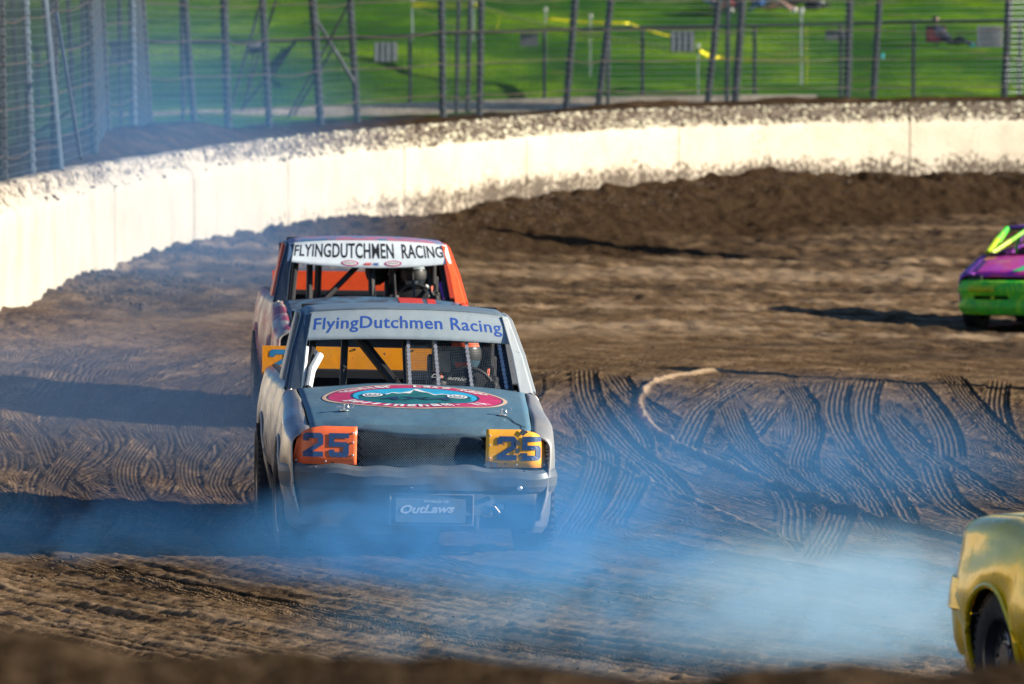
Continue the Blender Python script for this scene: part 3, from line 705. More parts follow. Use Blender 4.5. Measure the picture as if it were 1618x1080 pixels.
def skin(name, joints, edges, mat, parent, sub=1, xf=None):
    me = bpy.data.meshes.new(name); me.from_pydata([j[:3] for j in joints], edges, []); me.materials.append(mat)
    o = bpy.data.objects.new(name, me); C.objects.link(o); o.parent = parent
    o.modifiers.new('skin', 'SKIN').use_smooth_shade = True
    for i, j in enumerate(joints):
        r = j[3]; me.skin_vertices[0].data[i].radius = r if isinstance(r, tuple) else (r, r)
    me.skin_vertices[0].data[0].use_root = True
    m = o.modifiers.new('sub', 'SUBSURF'); m.levels = m.render_levels = sub
    return o
m_skin = plain('skin', (.50, .30, .22), .5, var=.08)
m_hair = plain('dark_hair', (.03, .02, .015), .6)
def cloth(n, c): return plain(n, c, .85, var=.2, scale=10)
def sitter(px, py, rz, label, top, legs, shoes, bare=False, lean=.3, reach=.75, sc=1.0):
    """person sitting on the grass, legs stretched forward along local -y"""
    x, y, z = hp(px, py); t_ = thing('person', label, 'person', (x, y, z), rz); t_.scale = (sc,)*3
    L = lean
    body = [(0, 0, .14, (.17, .12)), (0, L*.35, .34, (.15, .11)), (0, L*.75, .52, (.18, .12)), (0, L*.95, .62, (.07, .07)), (0, L*.98, .70, (.06, .06)),
            (-.19, L*.8, .56, .06), (-.30, L*.6-.05, .36, .048), (-.26, L*.2-.25, .30, .035), (-.25, L*.2-.33, .29, .04),
            (.19, L*.8, .56, .06), (.30, L*.75+.02, .34, .048), (.30, L+.18, .12, .035), (.31, L+.22, .06, .04)]
    skin('jacket', body, [(0, 1), (1, 2), (2, 3), (3, 4), (2, 5), (5, 6), (6, 7), (7, 8), (2, 9), (9, 10), (10, 11), (11, 12)], top, t_)
    for s_ in (-1, 1):
        kz = .34 if s_ < 0 else .22
        skin('leg', [(s_*.09, 0, .13, .085), (s_*.14, -.42*reach/.75, kz, .062), (s_*.16, -.82*reach/.75, .09, .045)], [(0, 1), (1, 2)], m_skin if bare else legs, t_)
        skin('shoe', [(s_*.16, -.82*reach/.75, .07, .05), (s_*.17, -.86*reach/.75, .05, .05), (s_*.19, -.95*reach/.75, .13, .04)], [(0, 1), (1, 2)], shoes, t_)
    M().ell((0, L*.98, .83), (.085, .10, .12), 12, 9).build('head', m_skin, t_); M().ell((0, L*.98+.02, .865), (.095, .108, .11), 12, 9).build('hair', m_hair, t_)
    return t_
m_teal = cloth('teal_cloth', (.02, .38, .42)); m_navy = cloth('navy_cloth', (.012, .02, .05)); m_blue = cloth('blue_cloth', (.02, .14, .42)); m_lblue = cloth('light_blue_cloth', (.20, .48, .62)); m_dark = cloth('black_cloth', (.012, .012, .018)); m_red = cloth('dark_red_cloth', (.22, .02, .03)); m_grey = cloth('grey_cloth', (.12, .12, .15))
sitter(1503, 76, R(50), 'person in dark hoodie and teal shoes sitting on the grass beside the red cooler', m_navy, m_navy, m_teal, lean=.6, sc=.72)
ck = thing('cooler', 'dark red cooler on the grass behind the person with teal shoes', 'cooler', hp(1478, 66))
M().box((0, 0, .15), (.42, .3, .3)).build('tub', m_red, ck, bevel=.03, smooth=False); M().box((0, 0, .33), (.44, .32, .06)).build('lid', m_dark, ck, bevel=.02, smooth=False)
sitter(1132, 22, R(10), 'person in blue with bare knees at the left end of the group on the hill', m_blue, m_blue, m_white, bare=True, sc=.95)
sitter(1163, 18, R(-15), 'person in black seated behind the tall posts on the hill', m_navy, m_red, m_dark, sc=.95)
sitter(1205, 22, R(60), 'person in blue with bare lower legs stretched out on the hill', m_blue, m_lblue, m_white, bare=True, sc=1.)
sitter(1243, 14, R(75), 'person in black lying back, next but one to the black bag', m_dark, m_navy, m_dark, lean=.5, sc=1.)
sitter(1265, 9, R(20), 'person in a pale blue top sitting right beside the black bag', m_lblue, m_dark, m_white, sc=.95)
bg_ = M(); bg_.box((0, 0, .1), (.35, .25, .22)); o = bg_.build('duffel_bag', m_dark, None, bevel=.06, smooth=False); o.location = hp(1283, 15); tag(o, 'black bag on the grass at the right end of the seated group', 'bag')
cp_ = M().lathe([(0, .001), (0, .035), (.11, .045), (.11, .001)], (0, 0, 0), 12, 'z').build('paper_cup', m_teal, None); cp_.location = hp(1393, 92); tag(cp_, 'tiny teal cup left on the grass near the tall right-hand posts', 'cup')
# orange marker on the wall's earth bank
x_, y_ = at(142, 92.5); o = M().box((0, 0, .12), (.12, .04, .30)).build('orange_marker', plain('orange_board', (.62, .25, .10), .6), None, smooth=False, bevel=.01); o.location = (x_, y_, at(142, 92.5, 240)[2]); tag(o, 'small faded orange marker on the earth bank behind the left end of the wall', 'marker')
# unseen masts added right of the view, shaped to throw long shadows across the clay
for (mx, my, hh, rr_) in [(10.6, 102.9, 4.4, .16), (10.5, 69.1, 3.3, .28)]:
    mt = thing('shadow_mast', 'grey mast added unseen right of the view, shaped to cast a long shadow' if my > 80 else 'short stout mast added unseen right of the view for its shadow', 'mast', (mx, my, zs(mx, my)-.1))
    M().tube([(0, 0, 0), (0, 0, hh)], [rr_, rr_*.8], 10).build('pole', m_post, mt)
    if my > 80:
        for k in range(3): M().box((0, 0, hh-.2-.55*k), (.3, 1.3, .53)).build('shadow_box', m_post, mt, smooth=False, bevel=.03)
    else: M().box((0, 0, hh), (.4, .7, .4)).build('shadow_box', m_post, mt, smooth=False, bevel=.03)
# ------------------------------------------------------------------ lettering
def text(name, body, mat, parent, fn, w_, h_, bold=0., space=1.0, shear=0., label=None):
    """flat letters, fitted to a box w_ x h_ centred on 0, laid on fn(u, v)"""
    cu = bpy.data.curves.new(name, 'FONT'); cu.body = body; cu.offset = bold; cu.space_character = space; cu.shear = shear; cu.resolution_u = 3
    o = bpy.data.objects.new(name, cu); C.objects.link(o)
    me = o.to_mesh(); vs = np.array([v.co[:] for v in me.vertices]); fs = [tuple(p.vertices) for p in me.polygons]; o.to_mesh_clear()
    bpy.data.objects.remove(o); bpy.data.curves.remove(cu)
    lo, hi = vs.min(0), vs.max(0); cx, cy = (lo+hi)[:2]/2; sx_, sy_ = w_/(hi-lo)[0], h_/(hi-lo)[1]
    V2 = [((v[0]-cx)*sx_, (v[1]-cy)*sy_) for v in vs]; F2 = []
    for f in fs:
        for k in range(1, len(f)-1): F2.append((f[0], f[k], f[k+1]))
    if w_ > .3:
        for _ in range(2):
            mid = {}; nf = []
            def mp_(a, b):
                k = (min(a, b), max(a, b))
                if k not in mid: mid[k] = len(V2); V2.append(((V2[a][0]+V2[b][0])/2, (V2[a][1]+V2[b][1])/2))
                return mid[k]
            for a, b, c in F2:
                x, y, z = mp_(a, b), mp_(b, c), mp_(c, a); nf += [(a, x, z), (x, b, y), (z, y, c), (x, y, z)]
            F2 = nf
    m = M(); m.add([fn(*v) for v in V2], F2)
    return m.build(name, mat, parent, smooth=False, label=label)
D2 = [(0, .66), (0, .88), (.12, 1), (.88, 1), (1, .88), (1, .52), (.44, .22), (1, .22), (1, 0), (0, 0), (0, .2), (.72, .60), (.72, .78), (.28, .78), (.28, .66)]
D5 = [(0, 1), (1, 1), (1, .79), (.28, .79), (.28, .63), (.88, .63), (1, .51), (1, .12), (.88, 0), (.12, 0), (0, .12), (0, .31), (.28, .31), (.28, .21), (.72, .21), (.72, .43), (0, .43)]
def digits25(parent, mat, fn, x0, x1, z0, z1, gap=.12, chip=0):
    wd = (x1-x0)*(1-gap)/2
    for i, D in enumerate((D2, D5)):
        b = x0+i*(wd+(x1-x0)*gap); P = [(b+p[0]*wd, z0+p[1]*(z1-z0)) for p in D]
        # subdivide edges so that the outline follows curved plates
        Q = []
        for k in range(len(P)):
            a_, b_ = P[k], P[(k+1) % len(P)]
            for q in range(2): Q.append((a_[0]+(b_[0]-a_[0])*q/2, a_[1]+(b_[1]-a_[1])*q/2))
        M().poly(Q, fn).build('digit', mat, parent, smooth=False)

m_black = plain('matt_black', (.012, .013, .016), .6, var=.3)
m_dark = plain('dark_interior', (.010, .012, .016), .8)
m_tyre = plain('dusty_tyre', (.028, .027, .027), .8, var=.35, scale=18)
m_rim = plain('steel_rim', (.13, .13, .135), .35, .8, .2, 20)
m_mesh = plain('screen_wire', (.20, .27, .33), .35, .8, .2, 20)
m_strap = plain('perforated_strap', (.55, .56, .58), .4, .6, .25, 40)
m_bolt = plain('bright_bolt', (.7, .7, .72), .3, .8)
m_whitetube = plain('pale_padding', (.62, .66, .68), .6, var=.1)
m_letblue = paint('blue_lettering', (.010, .07, .36), .55, .10, scratch=True, dent=.001, dcol=(.22, .27, .33))
m_digit = paint('blue_digit_paint', (.008, .065, .20), .5, .12, dent=.001, dcol=(.16, .15, .15))
def plate_mat(name, col, col2):
    m, t, p = newmat(name); g = t.nodes.new('ShaderNodeTexCoord'); o = g.outputs['Object']
    c = mix(t, ramp(t, noise(t, 5, 3, .6, o), [(.4, 0.), (.7, .6)]), col, col2)
    c = mix(t, ramp(t, noise(t, 26, 4, .7, o), [(.655, 0.), (.675, 1.)]), c, (.07, .06, .07))
    c = mix(t, ramp(t, noise(t, 3, 5, .7, o), [(.45, 0.), (.8, .35)]), c, DUST)
    t.links.new(c, p.inputs['Base Color']); p.inputs['Roughness'].default_value = .32; bump(t, p, noise(t, 7, 3, .5, o), .6, .006); return m
m_plate_shaded = plate_mat('orange_plate_shaded', (.92, .17, .05), (.85, .12, .05))
m_plate_sunlit = plate_mat('orange_plate_sunlit', (1.0, .50, .04), (.9, .30, .05))  # same orange plate as above, with the sun's yellow put into its colour
m_rearplate = plate_mat('amber_plate', (.95, .36, .015), (.90, .28, .01))

# ------------------------------------------------------------------ wheels
def wheel(parent, x, y, r, wd, steer=0, out=1):
    """tyre and rim as one part 'wheel' with sub-parts; out = side the rim faces"""
    q = bpy.data.objects.new('wheel', None); C.objects.link(q); q.parent = parent; q.location = (x, y, r-.012); q.rotation_euler = (0, 0, steer); q.empty_display_size = .1
    h = wd/2
    pr = [(-h*.80, r*.60), (-h*.98, r*.72), (-h, r*.84), (-h*.93, r*.94), (-h*.80, r*.985)]
    for g_ in (-.45, 0, .45): pr += [(h*(g_-.07), r), (h*(g_-.05), r*.965), (h*(g_+.05), r*.965), (h*(g_+.07), r)]
    pr += [(h*.80, r*.985), (h*.93, r*.94), (h, r*.84), (h*.98, r*.72), (h*.80, r*.60)]
    m = M().lathe(pr, (0, 0, 0), 44, 'x')
    for k in range(44):
        a = 2*math.pi*k/44
        for s_ in (-1, 1): m.box((s_*h*.80, r*.985*math.cos(a), r*.985*math.sin(a)), (h*.26, .022, .022), Matrix.Rotation(a, 3, 'X'))
    m.build('tyre', m_tyre, q)
    o_ = out; m = M().lathe([(o_*h*.86, r*.61), (o_*h*.92, r*.62), (o_*h*.86, r*.585), (o_*h*.3, r*.55), (o_*h*.15, r*.50), (o_*h*.35, r*.36), (o_*h*.45, r*.22), (o_*h*.55, r*.20), (o_*h*.55, .001)], (0, 0, 0), 32, 'x')
    m.build('rim', m_rim, q)
    m = M()
    for k in range(5):
        a = 2*math.pi*k/5; m.lathe([(o_*h*.46, .011), (o_*h*.62, .011), (o_*h*.62, .001)], (0, r*.30*math.cos(a), r*.30*math.sin(a)), 6, 'x')
    m.build('lug_nuts', m_black, q, kind='stuff')
    m = M()
    for k in range(10):
        a = 2*math.pi*(k+.5)/10; m.lathe([(o_*(h*.24), .020), (o_*(h*.242), .001)], (0, r*.44*math.cos(a), r*.44*math.sin(a)), 8, 'x')
    m.build('rim_holes', m_black, q, kind='stuff')
    return q
def cols(y0, y1, wheels, ra, n=60):
    """column positions along a flank, tight round the wheel openings"""
    ys = set(np.round(np.linspace(y0, y1, n), 4).tolist())
    for yc in wheels:
        for k in range(25):
            a = math.pi*k/24; q = yc+ra*math.cos(a)
            if y0 < q < y1: ys.add(round(q, 4))
        for q in (yc-ra-.002, yc+ra+.002):
            if y0 < q < y1: ys.add(round(q, 4))
    return sorted(ys)
def bottom(y, wheels, ra, zc, zr):
    for yc in wheels:
        d = abs(y-yc)
        if d <= ra+1e-4: return max(zr, zc+math.sqrt(max(0, ra*ra-d*d)))
    return zr
def arch_parts(T, xf, xo, wheels, ra, zc, mat, mdark):
    for yc in wheels:
        for s_ in (-1, 1):
            P = [(s_*(xo(yc+ra*math.cos(a), zc+ra*math.sin(a))+.006), yc+ra*math.cos(a), zc+ra*math.sin(a)) for a in np.linspace(-.25, math.pi+.25, 22)]
            M().tube(P, .016, 6).build('arch_lip', mat, T, xf=xf)
            m = M(); m.surf(lambda a, x: (s_*x, yc+(ra+.004)*math.cos(a), zc+(ra+.004)*math.sin(a)), lin(0, math.pi, 20), [.46, .825])
            m.add([(s_*.46, yc+ra*math.cos(a), zc+ra*math.sin(a)) for a in np.linspace(0, math.pi, 20)], [tuple(range(20))]); m.build('wheel_well', mdark, T, xf=xf)

# ------------------------------------------------------------------ pickup trucks
def truck(loc, rz, roll, label, P, front):
    T = thing('racing_pickup', label, 'pickup truck', loc, rz, 'pickup trucks racing nose to tail')
    rs = math.sin(R(roll)); xf = lambda p: (p[0]+(p[2]-.3)*rs, p[1], p[2]-p[0]*rs)
    WH = [.85, 3.60]; RA, ZC = .385, .325
    def zt(y): return ip(y, [.06, .10, .5, .9, 1.3, 1.5, 2.6, 4.75], [.77, .79, .875, .935, .985, .99, .99, .985])
    def xo(y, z):
        x = ip(z, [.2, .42, .58, .72, .84, .92, 1.0], [.79, .842, .862, .858, .845, .82, .79])
        if y < .5: x -= .07*((.5-y)/.5)**2
        # slight waist behind the front wheel, swelling over the rear one
        return x+.012*math.exp(-((y-3.6)/.5)**2)-.01*math.exp(-((y-1.9)/.4)**2)
    def flank(s_, inner, zr=.25):
        def fn(y, t_):
            zb = bottom(y, WH, RA, ZC, zr); z1 = zt(y)-.075; inn = inner(y)
            if t_ <= .7: z = zb+(z1-zb)*t_/.7; x = xo(y, z)
            else:
                a = (t_-.7)/.3*math.pi/2; x = inn+(xo(y, z1)-inn)*math.cos(a); z = z1+.075*math.sin(a)
            dn = .006*math.sin(y*7+z*9)*math.sin(z*11+1)
            return (s_*(x+dn), y, z)
        return fn
    ts = lin(0, .7, 10)+[.75, .8, .85, .9, .95, 1]
    for s_ in (-1, 1):
        mt = P['left'] if s_ < 0 else P['right']
        M().surf(flank(s_, lambda y: ip(y, [.1, 1.3], [.702, .738])), cols(.075, 1.295, WH, RA, 20), ts).build('fender', mt, T, xf=xf, solid=.012, sharp=50)
        M().surf(flank(s_, lambda y: .765), cols(1.31, 2.55, WH, RA, 20), ts).build('door', mt, T, xf=xf, solid=.012, sharp=50)
        M().surf(flank(s_, lambda y: .76, .42), cols(2.565, 4.70, WH, RA, 34), ts).build('bed_side', mt, T, xf=xf, solid=.012, sharp=50)
        M().box((s_*.75, 3.85, .98), (.05, 1.7, .03)).build('bed_rail', P['rail'], T, xf=xf, smooth=False, bevel=.008)
        M().box((s_*.71, 3.85, .78), (.02, 1.7, .38)).build('bed_wall', m_dark, T, xf=xf, smooth=False)
        M().box((s_*.80, 2.0, .235), (.06, 1.5, .04)).build('rocker', P['rail'], T, xf=xf, smooth=False, bevel=.01)
    arch_parts(T, xf, xo, WH, RA, ZC, P['lip'], m_dark)
    # hood
    def hz(x, y):
        u = x/.72; v = (y-.1)/1.2
        z = zt(y)+.042*(1-u*u)+.004
        z += (.026*math.exp(-((u+.52)/.28)**2)-.016*math.exp(-((u-.05)/.35)**2))*max(0, 1-v)**5
        z += .004*math.sin(x*9+y*5)*math.sin(y*8)
        return z
    def hood(u, v):
        y = .10+.05*u*u+v*(1.2-.05*u*u)-.03*math.cos(u*1.5)*(1-v)**8
        x = u*ip(y, [.1, 1.3], [.695, .73]); z = hz(x, y)
        if v < .06: z -= .05*(1-v/.06)**2
        return (x, y, z)
    HD = M().surf(hood, lin(-1, 1, 36), [0, .012, .025, .04, .06]+lin(.09, 1, 22)).build('hood', P['hood'], T, xf=xf, solid=.012)
    M().box((0, .24, .60), (1.46, .10, .34)).build('radiator_support', m_dark, T, xf=xf, smooth=False)
    M().box((0, .75, .60), (1.2, 1.0, .30)).build('engine_bay', m_dark, T, xf=xf, smooth=False)
    M().surf(lambda u, v: (u*.74, 1.30+.14*v-.02*u*u, .985+.03*(1-u*u)-.03*v), lin(-1, 1, 12), lin(0, 1, 3)).build('cowl', m_black, T, xf=xf, solid=.01)
    # bumper
    BP = [(-.862, .50), (-.868, .36), (-.856, .22), (-.82, .12), (-.74, .05), (-.60, .015), (-.3, -.005), (0, -.01), (.3, -.005), (.60, .015), (.74, .05), (.82, .12), (.856, .22), (.868, .36), (.862, .50)]
    bp = spline(np.array(BP, float), 90); tg = np.gradient(bp, axis=0); tg /= np.hypot(tg[:, 0], tg[:, 1])[:, None]
    SEC = [(.13, .572), (.05, .576), (.018, .570), (.002, .552), (-.008, .52), (-.004, .47), (.010, .435), (.026, .43), (.030, .415), (.030, .35), (.034, .28), (.048, .21), (.075, .17), (.13, .16)]
    def bmp(i, j):
        p = bp[int(i)]; n = (-tg[int(i)][1], tg[int(i)][0]); d, z = SEC[int(j)]
        x = p[0]+n[0]*d; y = p[1]+n[1]*d
        z += .008*math.sin(x*7)*(j < 6)+.006*math.sin(x*23+1)*(j < 5); y += .012*math.sin(x*5+z*12)+.010*math.exp(-((x-.32)/.07)**2)*math.sin(z*40)
        if j >= 11: z += .02*math.sin(x*4)
        if .34 < x < .74 and z < .40: z += 0
        return (x, y, z)
    def keep(i, j):
        x = bp[int(i)][0]; y = bp[int(i)][1]
        return not (front and .36 < x < .745-.05*(j-8)/5 and 8.5 < j and y < .2 and not (x < .44 and j < 10))
    M().surf(bmp, list(range(90)), list(range(len(SEC))), keep).build('bumper', P['bumper'], T, xf=xf, solid=.012, sharp=16)
    M().box((0, .30, .33), (1.5, .04, .30)).build('crossmember', m_dark, T, xf=xf, smooth=False)
    # cab
    for s_ in (-1, 1):
        b0 = [(.700, 1.31, .985), (.792, 1.33, .975), (.80, 1.40, .975), (.71, 1.40, .985)]; b1 = [(.618, 1.95, 1.455), (.668, 1.97, 1.440), (.672, 2.03, 1.435), (.625, 2.03, 1.455)]
        vs = [(s_*x, y, z) for x, y, z in b0]+[(s_*(a[0]*.5+b[0]*.5+.008), (a[1]+b[1])/2, (a[2]+b[2])/2+.01) for a, b in zip(b0, b1)]+[(s_*x, y, z) for x, y, z in b1]
        M().add(vs, [(0, 1, 5, 4), (1, 2, 6, 5), (2, 3, 7, 6), (3, 0, 4, 7), (4, 5, 9, 8), (5, 6, 10, 9), (6, 7, 11, 10), (7, 4, 8, 11)]).build('windscreen_pillar', P['pillar_l'] if s_ < 0 else P['pillar_r'], T, xf=xf, bevel=.010, smooth=False)
        M().add([(s_*.79, 2.56, .98), (s_*.79, 2.98, .98), (s_*.695, 2.93, 1.44), (s_*.695, 2.66, 1.44), (s_*.73, 2.56, .98), (s_*.73, 2.98, .98), (s_*.64, 2.93, 1.44), (s_*.64, 2.66, 1.44)],
                [(0, 1, 2, 3), (7, 6, 5, 4), (0, 4, 5, 1), (1, 5, 6, 2), (2, 6, 7, 3), (3, 7, 4, 0)]).build('rear_pillar', mt, T, xf=xf, smooth=False, bevel=.01)
        M().tube([(s_*.80, 1.42, .985), (s_*.745, 1.72, 1.22), (s_*.68, 2.02, 1.425), (s_*.675, 2.3, 1.44), (s_*.675, 2.66, 1.44)], .018, 6).build('window_frame', P['pillar_l'] if s_ < 0 else P['pillar_r'], T, xf=xf)
    def roof(u, v):
        y = 1.945+.05*u*u+v*1.02; z = 1.500-.038*abs(u)**2.6-.02*abs(v-.45)**2*2
        x = u*.672
        if abs(u) > .93: z -= .03*((abs(u)-.93)/.07)
        return (x, y, z)
    M().surf(roof, [-1, -.98, -.96, -.93]+lin(-.86, .86, 22)+[.93, .96, .98, 1], lin(0, 1, 14)).build('roof', P['roof'], T, xf=xf, solid=.018)
    V = P['visor']
    def vis(u, v, off=0.):
        """sun visor band, u across, v from lower edge (0) to upper edge (1)"""
        x0, x1 = .692, .662
        zb = V['zb']+V['sag']*(u*u); yb = 1.735+.03*u*u; zu = 1.492-.040*abs(u)**2.4; yu = 1.955+.04*u*u
        bow = -.018*math.sin(math.pi*v)
        return (u*(x0+(x1-x0)*v), yb+(yu-yb)*v+bow-off*.9, zb+(zu-zb)*v+off*.35)
    VS = M().surf(vis, lin(-1, 1, 32), lin(0, 1, 8)).build('sun_visor', V['mat'], T, xf=xf, solid=.006)
    for k in range(V.get('lets', 1)): pass
    # rear of cab
    m = M()
    m.box((0, 2.96, .79), (1.46, .03, .40)); m.build('cab_back', m_black, T, xf=xf, smooth=False)
    M().box((0, 2.95, 1.43), (1.30, .05, .10)).build('rear_header', m_black, T, xf=xf, smooth=False)
    for s_ in (-1, 1): M().box((s_*.655, 2.95, 1.20), (.12, .04, .46)).build('rear_window_side', m_black, T, xf=xf, smooth=False)
    M().box((0, 2.3, .30), (1.40, 1.4, .04)).build('floor_pan', m_dark, T, xf=xf, smooth=False)
    M().box((0, 3.85, .60), (1.42, 1.7, .03)).build('bed_floor', m_dark, T, xf=xf, smooth=False)
    M().surf(lambda u, v: (u*.70, 1.46+.26*v, .975+.018*math.sin(math.pi*v)-.01*u*u), lin(-1, 1, 8), lin(0, 1, 6)).build('dashboard', m_black, T, xf=xf, solid=.02)
    M().box((0, 4.71, .72), (1.50, .04, .50)).build('tailgate', P['rail'], T, xf=xf, smooth=False, bevel=.01)
    RP = M().box((P.get('rx', 0), 4.745, P['rz']), (1.68-abs(P.get('rx', 0))*2, .012, P['rh'])).build('rear_number_panel', P['rear'], T, xf=xf, smooth=False)
    # roll cage
    cage = [([(s_*.60, 2.55, .3), (s_*.62, 2.57, .95), (s_*.57, 2.55, 1.36)], .024) for s_ in (-1, 1)]+[([(-.57, 2.55, 1.36), (.57, 2.55, 1.36)], .024), ([(-.66, 1.45, .95), (-.60, 1.99, 1.40), (-.57, 2.55, 1.37)], .024), ([(.66, 1.45, .95), (.60, 1.99, 1.40), (.57, 2.55, 1.37)], .024), ([(-.60, 2.0, 1.39), (.60, 2.0, 1.39)], .022)]+P['cage']
    for path, r_ in cage: M().tube(path, r_, 8).build('cage_tube', m_black, T, xf=xf)
    for (path, r_, mt) in P.get('tubes', []): M().tube(path, r_, 10).build('padded_tube', mt, T, xf=xf)
    # seat (viewer's right = driver's left seat)
    st = M(); st.box((.40, 2.50, .85), (.46, .08, .66)); st.box((.19, 2.42, .80), (.05, .22, .50)); st.box((.61, 2.42, .80), (.05, .22, .50)); st.box((.40, 2.24, .50), (.48, .55, .10))
    st.box((.225, 2.42, 1.20), (.05, .26, .20)); st.box((.575, 2.42, 1.20), (.05, .26, .20)); st.box((.40, 2.52, 1.20), (.36, .05, .22))
    st.build('racing_seat', m_black, T, xf=xf, smooth=False, bevel=.02)
    if not front: M().surf(lambda u, v: (.10+.10*math.cos(u)*v, 2.45, 1.22+.13*math.sin(u)*v), lin(0, 2*math.pi, 16), [0, 1]).build('head_rest_wing', m_black, T, xf=xf, solid=.03)
    m = M(); m.tube([(.40+.17*math.cos(a), 1.93-.04*math.sin(a), .97+.15*math.sin(a)) for a in np.linspace(0, 2*math.pi, 24)], .013, 8, False); m.tube([(.23, 1.93, .97), (.57, 1.93, .97)], .010, 6); m.tube([(.40, 1.93, .97), (.40, 1.70, .88)], .02, 8)
    m.build('steering_wheel', m_black, T, xf=xf)
    # wheels
    for y, st_ in ((WH[0], P['steer']), (WH[1], 0)):
        for s_ in (-1, 1): wheel(T, s_*(.762 if y < 2 else .800), y, .335, .22, st_, s_)
    M().tube([(-.6, 3.6, .33), (.6, 3.6, .33)], .05, 8).build('rear_axle', m_black, T)
    M().tube([(-.6, .85, .30), (.6, .85, .30)], .04, 8).build('front_axle', m_black, T)
    return T, xf, vis, hz, HD, VS, RP

BLUEGREY = (.085, .125, .16)
pa = dict(
    left=paint('brushed_flank_paint', (.42, .41, .41), .24, .3, .7, drough=.42), right=paint('grey_flank_paint', (.30, .33, .36), .35, .4, .4),
    hood=paint('slate_hood_paint', (.06, .17, .26), .5, .30, .1, dcol=(.19, .20, .20), dent=.022), bumper=paint('dusty_bumper_paint', (.05, .085, .12), .42, .5, .1, dcol=(.20, .19, .18)),
    roof=paint('slate_roof_paint', (.08, .16, .24), .4, .5, .1, dcol=(.24, .26, .27)), rail=m_black, lip=paint('bare_lip', (.34, .32, .30), .35, .4, .5),
    pillar_l=paint('blue_pillar_paint', (.035, .075, .12), .35, .2), pillar_r=paint('pale_pillar_paint', (.32, .38, .43), .45, .5, dcol=(.36, .36, .35)),
    visor=dict(mat=paint('visor_plate_paint', (.27, .36, .42), .5, .55, dcol=(.34, .37, .38)), zb=1.305, sag=-.022), rear=m_rearplate, rz=1.02, rh=.20, steer=R(3),
    cage=[([(-.42, 1.75, .98), (-.40, 1.99, 1.38)], .024), ([(-.36, 2.0, 1.36), (-.06, 1.75, .99)], .036), ([(-.02, 1.50, 1.0), (-.02, 1.96, 1.42)], .018)],
    tubes=[([(-.655, 1.50, .99), (-.63, 1.60, 1.10), (-.575, 1.72, 1.19)], .026, m_whitetube), ([(-.695, 1.52, .99), (-.665, 1.72, 1.24)], .018, m_whitetube)])
F0 = (-.575, 44.9)
zf = zs(F0[0], 46.0)
T1, xf1, vis1, hz1, HD1, VS1, RP1 = truck((F0[0], F0[1], zf), R(4), 1.3, 'dusty slate blue racing pickup with orange 25 plates leading through the tyre smoke', pa, True)
text('lettering', 'FlyingDutchmen Racing', m_letblue, VS1, lambda u, v: xf1(vis1(u/.68, .50+(v-.16*u*u*0)/.205, .0046)), 1.23, .110, bold=.012, space=1.06)
# plates with numbers where the headlamps were
def platefn(s_, off=0.):
    def fn(x, z):
        ax = abs(x); y = .035+(.14*((ax-.68)/.13)**2 if ax > .68 else 0)-.0*z; return xf1((x, y-off, z))
    return fn
def outline(s_):
    a, b = .405, .80
    P = [(a, .585), (b-.005, .578), (b-.02, .70), (b-.045, .76), (b-.085, .800), (b-.14, .818), (a+.10, .822), (a, .818)] if s_ > 0 else [(-a, .820), (-a-.1, .824), (-b+.16, .820), (-b+.09, .806), (-b+.045, .775), (-b+.02, .70), (-b, .585), (-a, .578)]
    Q = []
    for k in range(len(P)):
        p, q = P[k], P[(k+1) % len(P)]; n = max(1, int(math.dist(p, q)/.03))
        for i in range(n):
            e = .004*math.sin(i*5.1+k*2) if k in (0, 7, 5) else 0
            Q.append((p[0]+(q[0]-p[0])*i/n+e, p[1]+(q[1]-p[1])*i/n+e))
    return Q
for s_ in (-1, 1):
    pts = outline(s_); cx_ = s_*.6
    # a grid in the outline so that the plate bends round the corner
    xs_ = lin(.405, .80, 18); m = M()
    zlo = lambda x: .582; zhi = lambda x: ip(abs(x), [.40, .62, .70, .745, .775, .80], [.820, .822, .808, .785, .74, .60])
    fn = platefn(s_)
    m.surf(lambda x, v: fn(s_*x, zlo(x)+(zhi(x)-zlo(x))*v), xs_, lin(0, 1, 5))
    pl = m.build('number_plate', m_plate_shaded if s_ < 0 else m_plate_sunlit, T1, solid=.006, label='orange number plate reading 25, coloured as in shade' if s_ < 0 else 'chipped orange number plate reading 25, coloured as in sunlight')
    fo = platefn(s_, .007)
    digits25(pl, m_digit, fo, *((-.742, -.455) if s_ < 0 else (.475, .755)), .628, .778)
    for (bx, bz) in [(.43, .64), (.43, .72), (.43, .78), (.78, .60), (.60, .60)]:
        M().ell(fo(s_*bx, bz), (.007, .004, .007), 8, 5).build('rivet', m_bolt, pl)
# torn patches on the right plate
for (x, z, r_) in [(.42, .60, .022), (.462, .60, .018), (.605, .735, .018), (.60, .69, .020), (.625, .66, .014), (.635, .63, .012), (.64, .805, .022)]:
    fo = platefn(1, .0085); pts = [(x+r_*(1+.35*math.sin(k*2.3+x*90))*math.cos(2*math.pi*k/11), z+r_*(1+.35*math.cos(k*1.7+z*70))*math.sin(2*math.pi*k/11)*.9) for k in range(11)]
    M().poly(pts, fo).build('bare_patch', pa['bumper'], T1, smooth=False)
